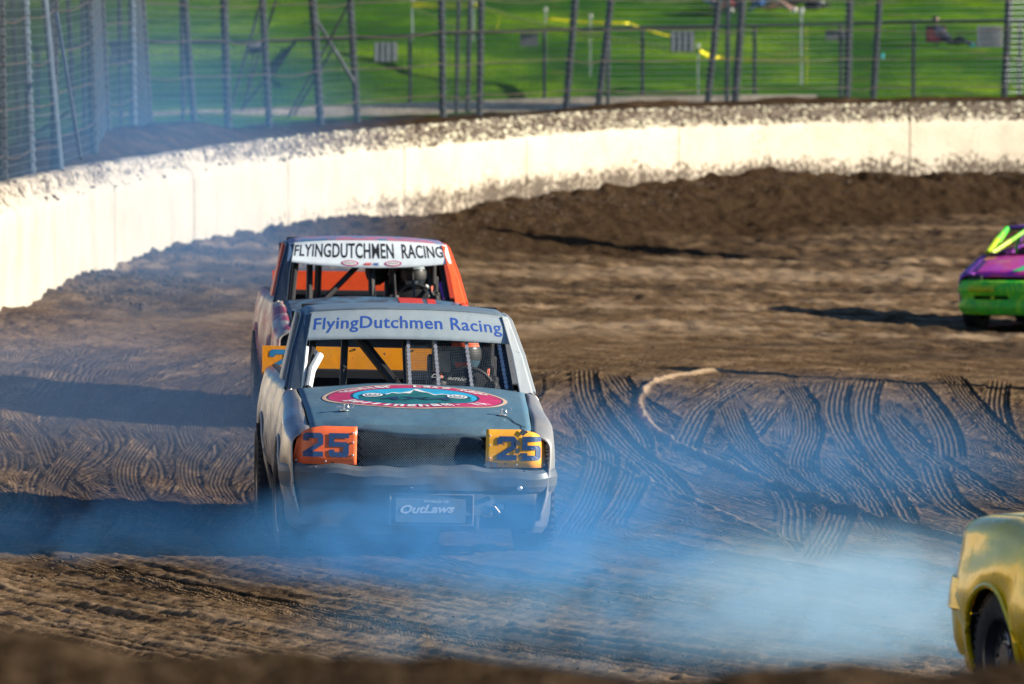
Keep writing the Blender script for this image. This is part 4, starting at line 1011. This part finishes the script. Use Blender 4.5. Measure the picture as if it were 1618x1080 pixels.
# grille screen of diagonal wire, sagging
def gr(x, z): return xf1((x, .075+.005*math.sin(x*9)*math.sin(z*22)-.02*math.cos(x*3.5), z))
vs = []; fs = []
def seg2(a, b, r):
    a = Vector(a); b = Vector(b); d = (b-a).normalized(); u = d.cross(Vector((0, 1, 0)))*r; w_ = Vector((0, -r*1.3, 0)); k = len(vs)
    for q in (a, b): vs.extend([tuple(q+u), tuple(q-u), tuple(q+w_)])
    fs.extend([(k, k+1, k+4, k+3), (k+1, k+2, k+5, k+4), (k+2, k, k+3, k+5)])
z0_, z1_ = .575, .835; st_ = .016; n_ = int((.82+.26)/st_)
for k in range(n_):
    for sg in (1, -1):
        xa = -.41-.26+k*st_ if sg > 0 else -.41+k*st_; pts = []
        for q in lin(0, 1, 6):
            x = xa+sg*.26*q; z = z0_+(z1_-z0_)*q
            if -.41 <= x <= .41: pts.append(gr(x, z))
        for a, b in zip(pts, pts[1:]): seg2(a, b, .0013)
mm = M(); mm.v = vs; mm.f = fs; mm.build('grille_screen', m_mesh, T1, smooth=False, kind='stuff')
# driver's screen in the windscreen opening
def ws(x, v): return xf1((x, 1.42+v*.44, 1.005+v*.325+.012*(1-(x/.7)**2)))
vs = []; fs = []
x0_, x1_ = .0, .66
for k in range(56):
    x = x0_+(x1_-x0_)*k/55; seg2(ws(x, 0), ws(x*.94, 1), .0011)
for k in range(34):
    v = k/33
    for q in range(4):
        a, b = x0_+(x1_-x0_)*q/4, x0_+(x1_-x0_)*(q+1)/4; seg2(ws(a*(1-.06*v), v), ws(b*(1-.06*v), v), .0011)
mm = M(); mm.v = vs; mm.f = fs; SC = mm.build('driver_screen', m_mesh, T1, smooth=False)
for x in (.0, .185, .40, .625):
    m = M()
    for k in range(26):
        v = k/26; a = Vector(ws(x*(1-.06*v), v)); m.box((a.x, a.y-.008, a.z+.006), (.024 if k % 2 else .017, .006, .015), Matrix.Rotation(-.62, 3, 'X'))
    m.build('strap', m_strap, SC, smooth=False)
# round badge on the hood: rings, sky, mountain, tyres and lettering, each lying on the hood
BCX, BCY, BA, BB = .0, .86, .575, .375
def hb(u, v, off): x, y = BCX+u*BA, BCY+v*BB; return xf1((x, y, hz1(x, y)+.008+off))
def ring(r0, r1, mat, off, name='badge_ring'):
    M().surf(lambda a, r: hb(r*math.cos(a), r*math.sin(a), off), lin(0, 2*math.pi, 65), [r0, (r0+r1)/2, r1]).build(name, mat, HD1)
cr = plain('badge_cream', (.65, .45, .33), .5, var=.2); mg = plain('badge_magenta', (.50, .035, .13), .45, var=.2); nv = plain('badge_navy', (.01, .04, .10), .5); cy = plain('badge_sky', (.02, .38, .62), .45, var=.15); gn = plain('badge_green', (.01, .15, .16), .45, var=.3); wh = plain('badge_white', (.75, .78, .78), .5, var=.08)
ring(.985, 1.03, cr, .001); ring(.965, .985, nv, .001); ring(.72, .965, mg, .001); ring(.69, .72, nv, .001)
ring(0.001, .69, cy, .001, 'badge_sky')
def ridge(u): return .30*math.exp(-((u-.02)/.12)**2)+.22*math.exp(-((u-.02)/.38)**2)+.05*math.sin(u*21)+.03*math.sin(u*47)+.02
def inell(u): return .675*math.sqrt(max(0, 1-(u/.675)**2))
M().surf(lambda u, t_: hb(u, -inell(u)+(min(ridge(u), inell(u))+inell(u))*t_, .0025), lin(-.62, .62, 60), lin(0, 1, 8)).build('badge_mountain', gn, HD1)
M().surf(lambda u, t_: hb(u, min(ridge(u), inell(u))-(.03+.16*abs(math.sin(u*23))*math.exp(-((u)/.16)**2)+.03*abs(math.sin(u*37)))*t_, .004), lin(-.33, .38, 70), lin(0, 1, 3)).build('badge_snow', wh, HD1)
for s_ in (-1, 1):
    for k, (r_, mt_) in enumerate([(.135, nv), (.115, wh), (.085, nv), (.07, wh), (.045, nv), (.03, wh)]):
        M().surf(lambda a, r: hb(s_*.47+r*math.cos(a), -.02+r*math.sin(a)*1.25, .004+.001*k), lin(0, 2*math.pi, 25), [.0005, r_]).build('badge_tyre', mt_, HD1)
text('badge_lettering', '4X4', nv, HD1, lambda u, v: hb(u, v-.30, .006), .80, .26, bold=.03)
def arctext(s, r, a0, a1, h, flip):
    n = len(s)
    for i, ch in enumerate(s):
        if ch == ' ': continue
        a = a0+(a1-a0)*(i+.5)/n; sg = -1 if flip else 1
        ca, sa = math.cos(a), math.sin(a)
        fn = lambda u, v: hb(ca*(r+sg*v)+(-sa)*(-sg*u)*1.0, sa*(r+sg*v)+ca*(-sg*u)*1.0, .004)
        wd = abs(a1-a0)*r/n*(.45 if ch in 'il.,' else .82)
        text('badge_lettering', ch, wh, HD1, fn, wd, h*(.25 if ch in '.,' else 1), bold=.03)
arctext('Rainier  Lake Ramp', .84, R(158), R(22), .155, False)
arctext('Bellingham, WA', .84, R(205), R(335), .165, True)
for (x, y) in [(-.47, .42), (.53, .42)]:
    m = M(); z = hz1(x, y)+.01; m.lathe([(0, .03), (.004, .03), (.005, .001)], (x, y, z), 12, 'z'); m.tube([(x, y, z), (x, y, z+.04)], .006, 6); m.tube([(x-.05, y-.01, z+.022), (x, y, z+.024), (x+.045, y-.01, z+.02)], .004, 6); m.tube([(x+.04+.018*math.cos(a), y-.01, z+.03+.018*math.sin(a)) for a in np.linspace(0, 6.2, 10)], .003, 5); m.build('hood_pin', m_bolt, T1, xf=xf1)
m = M().tube([(.53, .42, hz1(.53, .42)+.012), (.58, .34, hz1(.58, .34)+.010), (.60, .26, hz1(.6, .26)+.010), (.66, .17, hz1(.66, .17)+.010)], .0025, 5); m.build('pin_lanyard', m_black, T1, xf=xf1)
# rear panel numbers face forward
digits25(RP1, plain('sky_blue_digit', (.02, .20, .42), .5), lambda x, z: xf1((x, 4.737, z)), -.79, -.46, .945, 1.095, .16)
for k in range(9): M().ell(xf1((-.8+.2*k, 4.736, 1.105 if k % 2 else .94)), (.008, .004, .008), 8, 5).build('rivet', m_black, RP1)
# bumper fittings
for k, x in enumerate([-.66, -.52, -.38, -.2, -.02, .16, .34, .5, .66]): M().ell(xf1((x, .012+.05*abs(x)**3, .565)), (.006, .006, .004), 6, 4).build('rivet', m_bolt, T1)
for x in (-.06, .62): M().lathe([(-.012, .001), (-.012, .010), (-.006, .016), (.012, .016)], xf1((x, -.012, .455)), 12, 'y').build('bolt', m_bolt, T1)
fr = M()
for (c_, d_) in [((.07, .012, .405), (.52, .02, .012)), ((.07, .012, .215), (.52, .02, .012)), ((-.19, .012, .31), (.012, .02, .20)), ((.33, .012, .31), (.012, .02, .20))]: fr.box(c_, d_)
fr.build('plate_recess', pa['lip'], T1, xf=xf1, smooth=False, bevel=.004)
PLT = M().box((.065, -.004, .305), (.44, .008, .15)).build('front_plate', paint('worn_sticker', (.10, .17, .23), .5, .6, dcol=(.26, .30, .32)), T1, xf=xf1, smooth=False)
text('plate_lettering', 'WORLD OF', wh, PLT, lambda u, v: xf1((.10+u, -.011, .362+v)), .16, .016, bold=.02)
text('plate_lettering', 'OutLaws', wh, PLT, lambda u, v: xf1((.045+u, -.011, .315+v+.03*u)), .34, .055, bold=.035, shear=.3)
for (x, z, a) in [(.20, .02, 0), ]:
    pass
M().tube([xf1(q) for q in [(.34, .05, .33), (.40, .03, .34), (.47, .02, .335), (.50, .03, .30), (.47, .05, .27), (.40, .06, .27)]], .008, 6).build('torn_edge', pa['lip'], T1)
M().box((.52, .26, .33), (.05, .02, .06)).build('tow_hook', m_bolt, T1, xf=xf1, smooth=False, bevel=.01)

pb = dict(
    left=paint('white_pink_flank', (.50, .47, .44), .30, .25, .35, (.34, .04, .12)), right=paint('red_orange_flank', (.75, .06, .02), .35, .2),
    hood=paint('blue_pink_hood', (.018, .05, .10), .35, .2, 0, (.05, .16, .28)), bumper=paint('blue_bumper_paint', (.02, .09, .20), .4, .4),
    roof=paint('blue_pink_roof', (.04, .22, .42), .4, .15, 0, (.50, .16, .28)), rail=m_black, lip=paint('pink_lip', (.40, .10, .15), .35, .3),
    pillar_l=paint('navy_pillar', (.012, .03, .06), .35, .1), pillar_r=paint('orange_red_pillar', (.85, .09, .015), .35, .08),
    visor=dict(mat=plain('white_banner', (.66, .74, .78), .5, var=.08), zb=1.262, sag=.045), rear=plain('red_orange_panel', (.90, .085, .01), .5, var=.12), rz=1.03, rh=.21, rx=.07, steer=R(2),
    cage=[([(-.50, 1.75, .98), (-.49, 1.99, 1.38)], .028), ([(-.40, 2.5, .98), (-.39, 2.5, 1.38)], .03), ([(-.38, 1.78, .98), (-.06, 1.96, 1.30)], .026), ([(.03, 1.70, .96), (.02, 1.96, 1.42)], .030)]+[([(x, 1.60, .98), (x*.95, 1.90, 1.36)], .010) for x in (.22, .38, .52)],
    tubes=[([(.60, 1.75, 1.14), (.63, 1.6, 1.02)], .018, plain('purple_tube', (.18, .05, .42), .4)), ([(.50, 2.1, 1.10), (.54, 2.0, 1.03)], .022, m_whitetube)])
Y2 = 58.6; X2 = -1.095
T2, xf2, vis2, hz2, HD2, VS2, RP2 = truck((X2, Y2, zs(X2, 60)+.02), R(4), .9, 'multicoloured racing pickup with a white windscreen banner and orange-red pillar, following behind', pb, False)
text('lettering', 'FLYINGDUTCHMEN  RACING', m_black, VS2, lambda u, v: xf2(vis2(u/.68, .60+v/.215, .0046)), 1.26, .118, bold=.018, space=1.03)
for (u0, colr, cn) in [(-.16, (.45, .02, .15), 'oval_sticker'), (.20, (.45, .02, .15), 'oval_sticker')]:
    for k, (a_, b_, mt_) in enumerate([(.072, .022, plain('magenta_sticker', colr, .5)), (.058, .014, wh)]):
        M().surf(lambda a, r: xf2(vis2((u0+a_*r*math.cos(a))/.68, .145+.06*(abs(u0) < 0)+b_*r*math.sin(a)/.215, .006+.002*k)), lin(0, 2*math.pi, 25), [.01, 1]).build(cn, mt_, VS2)
    text('sticker_lettering', 'simpson', m_black, VS2, lambda u, v: xf2(vis2((u0+u)/.68, .145+v/.215, .0105)), .085, .013, bold=.02)
text('sticker_lettering', 'AMS', plain('red_sticker', (.6, .03, .02), .5), VS2, lambda u, v: xf2(vis2((-.012+u)/.68, .13+v/.215, .008)), .066, .022, bold=.05, shear=.2)
text('sticker_lettering', 'OIL', m_letblue, VS2, lambda u, v: xf2(vis2((.060+u)/.68, .13+v/.215, .008)), .050, .022, bold=.05, shear=.2)
for (x0, x1) in [(.22, .42), (.46, .53)]:
    M().surf(lambda x, y: xf2((x, y, hz2(x, y)+.010)), lin(x0, x1, 5), lin(.95, 1.28, 6)).build('hood_stripe', plain('red_stripe', (.6, .04, .03), .4), HD2)
M().poly([(-.1, 0), (.15, 0), (.03, .27)], lambda u, v: xf2((-.868, .55+u*1.3, .60+v))).build('dark_triangle', m_black, T2, smooth=False)

# ------------------------------------------------------------------ drivers
def driver(T, xf, label, suit, helm, stripe, collar):
    D = thing('person', label, 'person', T.location, T.rotation_euler[2])
    J = [(.40, 2.36, .56, (.15, .12)), (.40, 2.38, .80, (.17, .12)), (.40, 2.40, 1.0, (.19, .11)), (.40, 2.39, 1.08, (.08, .08)),
         (.22, 2.36, 1.00, .065), (.17, 2.18, .84, .052), (.24, 1.98, .98, .040), (.58, 2.36, 1.00, .065), (.63, 2.18, .84, .052), (.56, 1.98, .98, .040)]
    J = [(*xf(j[:3]), j[3]) for j in J]
    skin('racing_suit', J, [(0, 1), (1, 2), (2, 3), (2, 4), (4, 5), (5, 6), (2, 7), (7, 8), (8, 9)], suit, D, 2)
    for s_ in (-1, 1):
        skin('leg', [(*xf((.40+s_*.10, 2.34, .54)), .085), (*xf((.40+s_*.12, 1.95, .66)), .065), (*xf((.40+s_*.12, 1.55, .45)), .05)], [(0, 1), (1, 2)], suit, D, 1)
        gx = .40+s_*.165; g_ = [(*xf((gx, 1.96, .98)), .032), (*xf((gx, 1.92, 1.0)), .034)]; e = [(0, 1)]
        for k in range(4): g_ += [(*xf((gx+s_*.02, 1.90, 1.03-.022*k)), .011), (*xf((gx+s_*.012, 1.885+.03, 1.03-.022*k)), .010)]; e += [(1, 2+2*k), (2+2*k, 3+2*k)]
        g_ += [(*xf((gx-s_*.03, 1.915, 1.03)), .013)]; e += [(1, 10)]
        skin('glove', g_, e, m_black, D, 1)
    def hl(p): return xf((.405+p[0], 2.37+p[1], 1.19+p[2]))
    m = M().ell((0, 0, 0), (.125, .15, .14), 24, 16); H = m.build('helmet', helm, D, xf=hl)
    M().surf(lambda a, z: hl((.127*math.cos(a)*math.sqrt(1-(z/.14)**2)*1.0, .152*math.sin(a)*math.sqrt(1-(z/.14)**2), z)), lin(-math.pi*.92, -math.pi*.08, 18), lin(-.035, .04, 5)).build('helmet_visor', m_black, H)
    M().surf(lambda a, z: hl((.1275*math.cos(a)*math.sqrt(1-(z/.14)**2)*1.0, .1525*math.sin(a)*math.sqrt(1-(z/.14)**2), z)), lin(-math.pi*.80, -math.pi*.2, 18), lin(.052, .078, 4)).build('visor_strip', stripe, H)
    M().surf(lambda a, z: hl((.1275*math.cos(a)*math.sqrt(1-(z/.14)**2)*1.0, .1525*math.sin(a)*math.sqrt(1-(z/.14)**2), z)), lin(-math.pi*.70, -math.pi*.40, 10), lin(-.10, -.05, 4)).build('chin_patch', stripe, H)
    for s_ in (-1, 1):
        M().tube([hl((s_*.13, -.02, .06)), hl((s_*.17, -.02, -.02)), hl((s_*.15, -.10, -.16))], .010, 6).build('harness_strap', collar, D)
    return D
m_helm1 = plain('dark_blue_helmet', (.05, .10, .14), .25, coat=.5); m_helm2 = plain('black_helmet', (.02, .03, .04), .2, coat=.6)
m_redor = plain('red_orange_trim', (.75, .12, .05), .5); m_suit = cloth('black_suit', (.014, .016, .022))
D1 = driver(T1, xf1, 'driver in a dark helmet with red strip, behind the wire screen of the leading pickup', m_suit, m_helm1, m_redor, m_redor)
text('suit_lettering', 'Dynamic', wh, D1, lambda u, v: xf1((.30+u, 2.235-.0, 1.035+v-.1*u)), .24, .035, bold=.02, shear=.4)
M().surf(lambda u, v: xf1((.20+.11*u+.01*v, 2.30-.03*math.sin(3*u), 1.07+.14*v)), lin(0, 1, 8), lin(0, 1, 4)).build('seat_padding', plain('beige_padding', (.42, .38, .30), .8), T1, solid=.02)
driver(T2, xf2, 'driver in a black helmet inside the multicoloured pickup behind', m_suit, m_helm2, plain('grey_trim', (.2, .25, .28), .4), m_redor)
# ------------------------------------------------------------------ stripped racing saloons
def saloon(loc, rz, label, P):
    T = thing('racing_car', label, 'race car', loc, rz)
    WH = [.86, 3.46]; RA, ZC = .345, .30; xf = lambda p: p
    def zt(y): return ip(y, [.05, .15, .6, 1.15, 1.3, 3.0, 3.5, 4.1, 4.3], [.64, .67, .75, .84, .87, .93, .96, .93, .88])
    def xo(y, z):
        x = ip(z, [.18, .35, .55, .70, .85, .96], [.78, .825, .845, .835, .80, .74])
        if y < .7: x -= .12*((.7-y)/.7)**2
        if y > 3.6: x -= .14*((y-3.6)/.75)**2
        return x
    def flank(s_, inner):
        def fn(y, t_):
            zb = bottom(y, WH, RA, ZC, .20); z1 = zt(y)-.09; inn = inner(y)
            if t_ <= .7: z = zb+(z1-zb)*t_/.7; x = xo(y, z)
            else:
                a = (t_-.7)/.3*math.pi/2; x = inn+(xo(y, z1)-inn)*math.cos(a); z = z1+.09*math.sin(a)
            dn = .010*math.sin(y*6+z*5)*math.sin(z*13+1)*P.get('dent', 1)
            return (s_*(x+dn), y, z)
        return fn
    ts = lin(0, .7, 10)+[.75, .8, .85, .9, .95, 1]
    for s_ in (-1, 1):
        M().surf(flank(s_, lambda y: ip(y, [.1, 1.2], [.58, .66])), cols(.16, 1.17, WH, RA, 18), ts).build('fender', P['side'], T, solid=.012, sharp=50)
        M().surf(flank(s_, lambda y: .70), cols(1.185, 2.45, WH, RA, 18), ts).build('door', P['side'], T, solid=.012, sharp=50)
        M().surf(flank(s_, lambda y: ip(y, [2.4, 3.2, 4.3], [.70, .66, .60])), cols(2.465, 4.02, WH, RA, 26), ts).build('rear_quarter', P['side'], T, solid=.012, sharp=50)
        # headlamp hole
        M().surf(lambda u, v: (s_*(.47+.27*u), .10+.16*u*u, .575+.09*v+.02*u), lin(0, 1, 8), lin(0, 1, 3)).build('headlamp_hole', m_black, T, solid=.01)
        M().surf(lambda u, v: (s_*(.45+.26*u), 4.22-.14*u*u, .66+.14*v), lin(0, 1, 8), lin(0, 1, 3)).build('tail_lamp', P['lamp'], T, solid=.01)
        for (path, r_, mt) in P['pillars'](s_): M().tube(path, r_, 8).build('pillar', mt, T)
        M().box((s_*.64, 2.86, 1.05), (.03, .16, .30), Matrix.Rotation(s_*-.25, 3, 'Y')).build('rear_post', P['roof'], T, smooth=False, bevel=.01)
    arch_parts(T, xf, xo, WH, RA, ZC, P['side'], m_dark)
    def hz(x, y): u = x/.66; return zt(y)+.035*(1-u*u)+.003
    def hood(u, v):
        y = .12+.08*u*u+v*(1.06-.08*u*u); x = u*ip(y, [.1, 1.2], [.60, .66]); z = hz(x, y)
        if v < .08: z -= .05*(1-v/.08)**2
        return (x, y, z)
    HD = M().surf(hood, lin(-1, 1, 24), [0, .02, .04, .08]+lin(.12, 1, 14)).build('hood', P['hood'], T, solid=.012)
    for (xa, xb_, y0, y1, sl, mt) in P.get('stripes', []):
        M().surf(lambda x, y: (x+sl*(y-y0), y, hz(x+sl*(y-y0), y)+.010), lin(xa, xb_, 6), lin(y0, y1, 14)).build('hood_stripe', mt, HD)
    def deck(u, v): y = 3.42+v*.82-.05*u*u*v; x = u*ip(y, [3.4, 4.3], [.66, .58]); z = zt(y)+.02*(1-u*u)+.003-(.06*((v-.9)/.1)**2 if v > .9 else 0); return (x, y, z)
    M().surf(deck, lin(-1, 1, 20), lin(0, .9, 9)+[.93, .96, 1]).build('boot_lid', P['side'], T, solid=.012)
    def roof(u, v):
        y = 1.78+v*1.15+.05*u*u*(1-v); z = 1.225-.03*abs(u)**2.5-.05*(v-.4)**2; return (u*.60, y, z)
    M().surf(roof, lin(-1, 1, 16), lin(0, 1, 10)).build('roof', P['roof'], T, solid=.02)
    def bump_(end, name, mt, SEC):
        BP = [(-.80, .62), (-.815, .45), (-.80, .28), (-.75, .16), (-.64, .07), (-.45, .02), (0, 0), (.45, .02), (.64, .07), (.75, .16), (.80, .28), (.815, .45), (.80, .62)]
        bp = spline(np.array(BP, float), 70); tg = np.gradient(bp, axis=0); tg /= np.hypot(tg[:, 0], tg[:, 1])[:, None]
        def f(i, j):
            p = bp[int(i)]; n = (-tg[int(i)][1], tg[int(i)][0]); d, z = SEC[int(j)]; x = p[0]+n[0]*d; y = p[1]+n[1]*d+.008*math.sin(x*6+z*9)
            if name == 'front_bumper' and abs(x) > .8: z = max(z, .2)
            return (x, y if end == 0 else 4.28-y*.75, z)
        def keep(i, j):
            x, y = bp[int(i)]
            if end == 0: return not (5.5 < j < 7.5 and .14 < abs(x) < .58)
            return True
        q = M().surf(f, list(range(70)), list(range(len(SEC))), keep); 
        q.f = [f_ for f_ in q.f]
        q.build(name, mt, T, solid=.012)
    bump_(0, 'front_bumper', P['bumper'], [(.10, .600), (.03, .602), (.005, .585), (-.005, .54), (-.012, .49), (.0, .45), (.012, .42), (.015, .38), (.015, .34), (.0, .30), (.01, .25), (.05, .20), (.12, .19)])
    bump_(1, 'rear_bumper', P['bumper2'], [(.10, .66), (.03, .662), (.0, .64), (-.012, .58), (-.016, .52), (-.02, .50), (.0, .485), (.006, .42), (.015, .34), (.04, .27), (.10, .24)])
    M().surf(lambda u, v: (u*.60, 4.20-.10*u*u, .62+.27*v), lin(-1, 1, 10), lin(0, 1, 4)).build('tail_panel', P['side'], T, solid=.012)
    M().box((0, .30, .42), (1.35, .10, .44)).build('radiator_support', m_dark, T, smooth=False)
    M().box((0, .22, .36), (1.3, .03, .10)).build('lower_grille', m_black, T, smooth=False)
    M().box((0, .75, .50), (1.15, .8, .26)).build('engine_bay', m_dark, T, smooth=False)
    M().box((0, 2.2, .24), (1.45, 2.4, .04)).build('floor_pan', m_dark, T, smooth=False)
    M().surf(lambda u, v: (u*.66, 1.16+.30*v, .90-.02*v), lin(-1, 1, 6), lin(0, 1, 4)).build('dashboard', m_black, T, solid=.02)
    for s_ in (-1, 1):
        M().tube([(s_*.60, 2.5, .3), (s_*.60, 2.5, .95), (s_*.52, 2.5, 1.17)], .022, 8).build('cage_tube', P['cage'], T)
        M().tube([(s_*.62, 1.25, .9), (s_*.55, 1.78, 1.17), (s_*.52, 2.5, 1.17)], .022, 8).build('cage_tube', P['cage'], T)
        M().tube([(s_*.52, 2.5, 1.17), (s_*.5, 3.5, .8)], .02, 8).build('cage_tube', P['cage'], T)
    st = M(); st.box((.36, 2.35, .72), (.44, .08, .68)); st.box((.36, 2.1, .42), (.44, .5, .1)); st.build('racing_seat', m_black, T, smooth=False, bevel=.02)
    for y in WH:
        for s_ in (-1, 1): wheel(T, s_*.715, y, .31, .19, P['steer'] if y < 2 else 0, s_)
    return T
m_lime = plain('lime_paint', (.45, .62, .01), .4, var=.15); m_green = paint('bright_green_paint', (.04, .62, .03), .35, .05, 0, (.25, .80, .02), scratch=False)
m_stripe = plain('green_stripe', (.04, .60, .16), .4); m_orange_t = plain('orange_patch', (.75, .30, .10), .4)
pc = dict(side=paint('purple_flank', (.28, .03, .42), .35, .15, scratch=False), hood=paint('purple_hood', (.50, .02, .44), .3, .06, 0, (.60, .03, .26), scratch=False), roof=paint('purple_roof', (.20, .02, .45), .35, .1), bumper=m_green, bumper2=m_green, lamp=m_black, cage=m_green, steer=R(-6),
    pillars=lambda s_: [([(s_*.66, 1.20, .90), (s_*.62, 1.50, 1.05)], .036, m_lime), ([(s_*.62, 1.50, 1.05), (s_*.56, 1.80, 1.19)], .030, m_green), ([(s_*.62, 1.22, .90), (s_*.46, 1.52, 1.04)], .030, m_lime), ([(s_*.46, 1.52, 1.04), (s_*.3, 1.78, 1.18)], .024, m_green)],
    stripes=[(-.12, .0, .16, 1.15, .26, m_stripe), (.22, .34, .16, 1.15, .26, m_stripe), (-.66, -.52, .95, 1.12, .0, m_orange_t)])
X3, Y3 = 6.08, 86.1
TC = saloon((X3, Y3, zs(X3-.4, 87)), R(-17), 'purple and bright green racing car with lime pillars entering the turn at the right edge', pc)
for s_ in (-1, 1): M().surf(lambda u, v: (s_*(.30+.32*u), -.022+.05*u*u, .47+.075*v), lin(0, 1, 8), lin(0, 1, 3)).build('yellow_sticker', m_lime, TC, solid=.004)
M().lathe([(-.03, .001), (-.03, .02), (.02, .02)], (-.32, .02, .40), 10, 'y').build('bolt', m_lime, TC)
gold = paint('gold_paint', (1.0, .64, .0), .26, .0, .3, scratch=False, dent=.014, coat=.4, drough=.3, dcol=(.4, .3, .05))
pd = dict(side=gold, hood=gold, roof=gold, bumper=gold, bumper2=gold, lamp=plain('amber_lamp', (.5, .2, .05), .2), cage=m_black, steer=R(4),
    pillars=lambda s_: [([(s_*.68, 1.20, .90), (s_*.58, 1.80, 1.19)], .035, gold)], dent=1.6)
TY = saloon((4.10, 31.2, zs(2.4, 34)+.0), R(17), 'shiny gold-yellow racing car sliding out of the lower right corner, close and blurred', pd)

# ------------------------------------------------------------------ tyre smoke
def smoke_mat(name, dens, col, scale, thr, bottom_heavy=0., ab=None):
    m = bpy.data.materials.new(name); m.use_nodes = True; t = m.node_tree
    for n in list(t.nodes):
        if n.type == 'BSDF_PRINCIPLED': t.nodes.remove(n)
    out = [n for n in t.nodes if n.type == 'OUTPUT_MATERIAL'][0]
    pv = t.nodes.new('ShaderNodeVolumePrincipled'); pv.inputs['Color'].default_value = (*col, 1); pv.inputs['Anisotropy'].default_value = .15
    if ab: pv.inputs['Absorption Color'].default_value = (*ab, 1)
    tc = t.nodes.new('ShaderNodeTexCoord'); g = t.nodes.new('ShaderNodeNewGeometry')
    ln = t.nodes.new('ShaderNodeVectorMath'); ln.operation = 'LENGTH'; t.links.new(tc.outputs['Object'], ln.inputs[0])
    def mth(op, a, b=0., cl=False):
        n = t.nodes.new('ShaderNodeMath'); n.operation = op; n.use_clamp = cl
        for s_, v in zip(n.inputs, (a, b)):
            if isinstance(v, (int, float)): s_.default_value = v
            else: t.links.new(v, s_)
        return n.outputs[0]
    fo = mth('SUBTRACT', 1., ln.outputs['Value'], True); fo = mth('MULTIPLY', fo, 1.8, True)
    mp = t.nodes.new('ShaderNodeMapping'); mp.inputs['Scale'].default_value = (scale, scale*.45, scale*1.3); t.links.new(g.outputs['Position'], mp.inputs[0])
    n = noise(t, 1., 4, .62, mp.outputs[0], 1.2)
    k = mth('MULTIPLY', mth('SUBTRACT', n, thr), 6.5, True)
    d = mth('MULTIPLY', mth('MULTIPLY', fo, k), dens)
    t.links.new(d, pv.inputs['Density']); t.links.new(pv.outputs[0], out.inputs['Volume'])
    return m
def smoke(loc, size, rz, label, dens, col=(.30, .62, 1.), scale=.8, thr=.30, ab=None):
    o = M().ell((0, 0, 0), (1, 1, 1), 20, 14).build('tyre_smoke', smoke_mat('smoke_volume', dens, col, scale, thr, ab=ab), None)
    o.location = loc; o.scale = size; o.rotation_euler = (0, 0, rz); o['kind'] = 'stuff'; tag(o, label, 'smoke'); return o
BL = (.12, .44, .94)
smoke((-.2, 43.3, .15), (1.75, 2.1, .62), 0, 'dense blue tyre smoke boiling in front of the leading pickup bumper', .46, BL, 2.2, .36)
smoke((-2.5, 45.2, .1), (2.4, 1.5, .40), 0, 'blue smoke added to tint the ground shadow left of the leading pickup', .22, BL, 1.2, .36)  # smoke added so that the pickup's shadow on the ground turns blue
smoke((1.4, 39.5, .10), (2.6, 5.2, .50), R(-12), 'pale blue tyre smoke hanging low between the leading pickup and the gold car', .17, (.24, .60, 1.), 1.6, .38)
smoke((1.75, 38.4, .15), (1.15, 2.0, .55), R(-10), 'thick bright puff of smoke trailing from the gold car wheel', .42, (.58, .84, 1.), 1.6, .34)
smoke((1.2, 49.5, .1), (2.6, 7.5, .85), R(-15), 'thin blue smoke drifting over the tyre marks right of the leading pickup', .10, (.14, .46, .95), 1.0, .36)
smoke((-3.4, 58, .2), (3.4, 14, .9), R(4), 'thin pale blue smoke lying over the track left of the pickups', .030, (.26, .48, .90), .7, .34)
smoke((-4.4, 84, 1.2), (3.6, 15, 2.8), R(4), 'faint blue smoke drifting up over the left end of the wall and fence', .026, (.14, .44, .95), .4, .30)
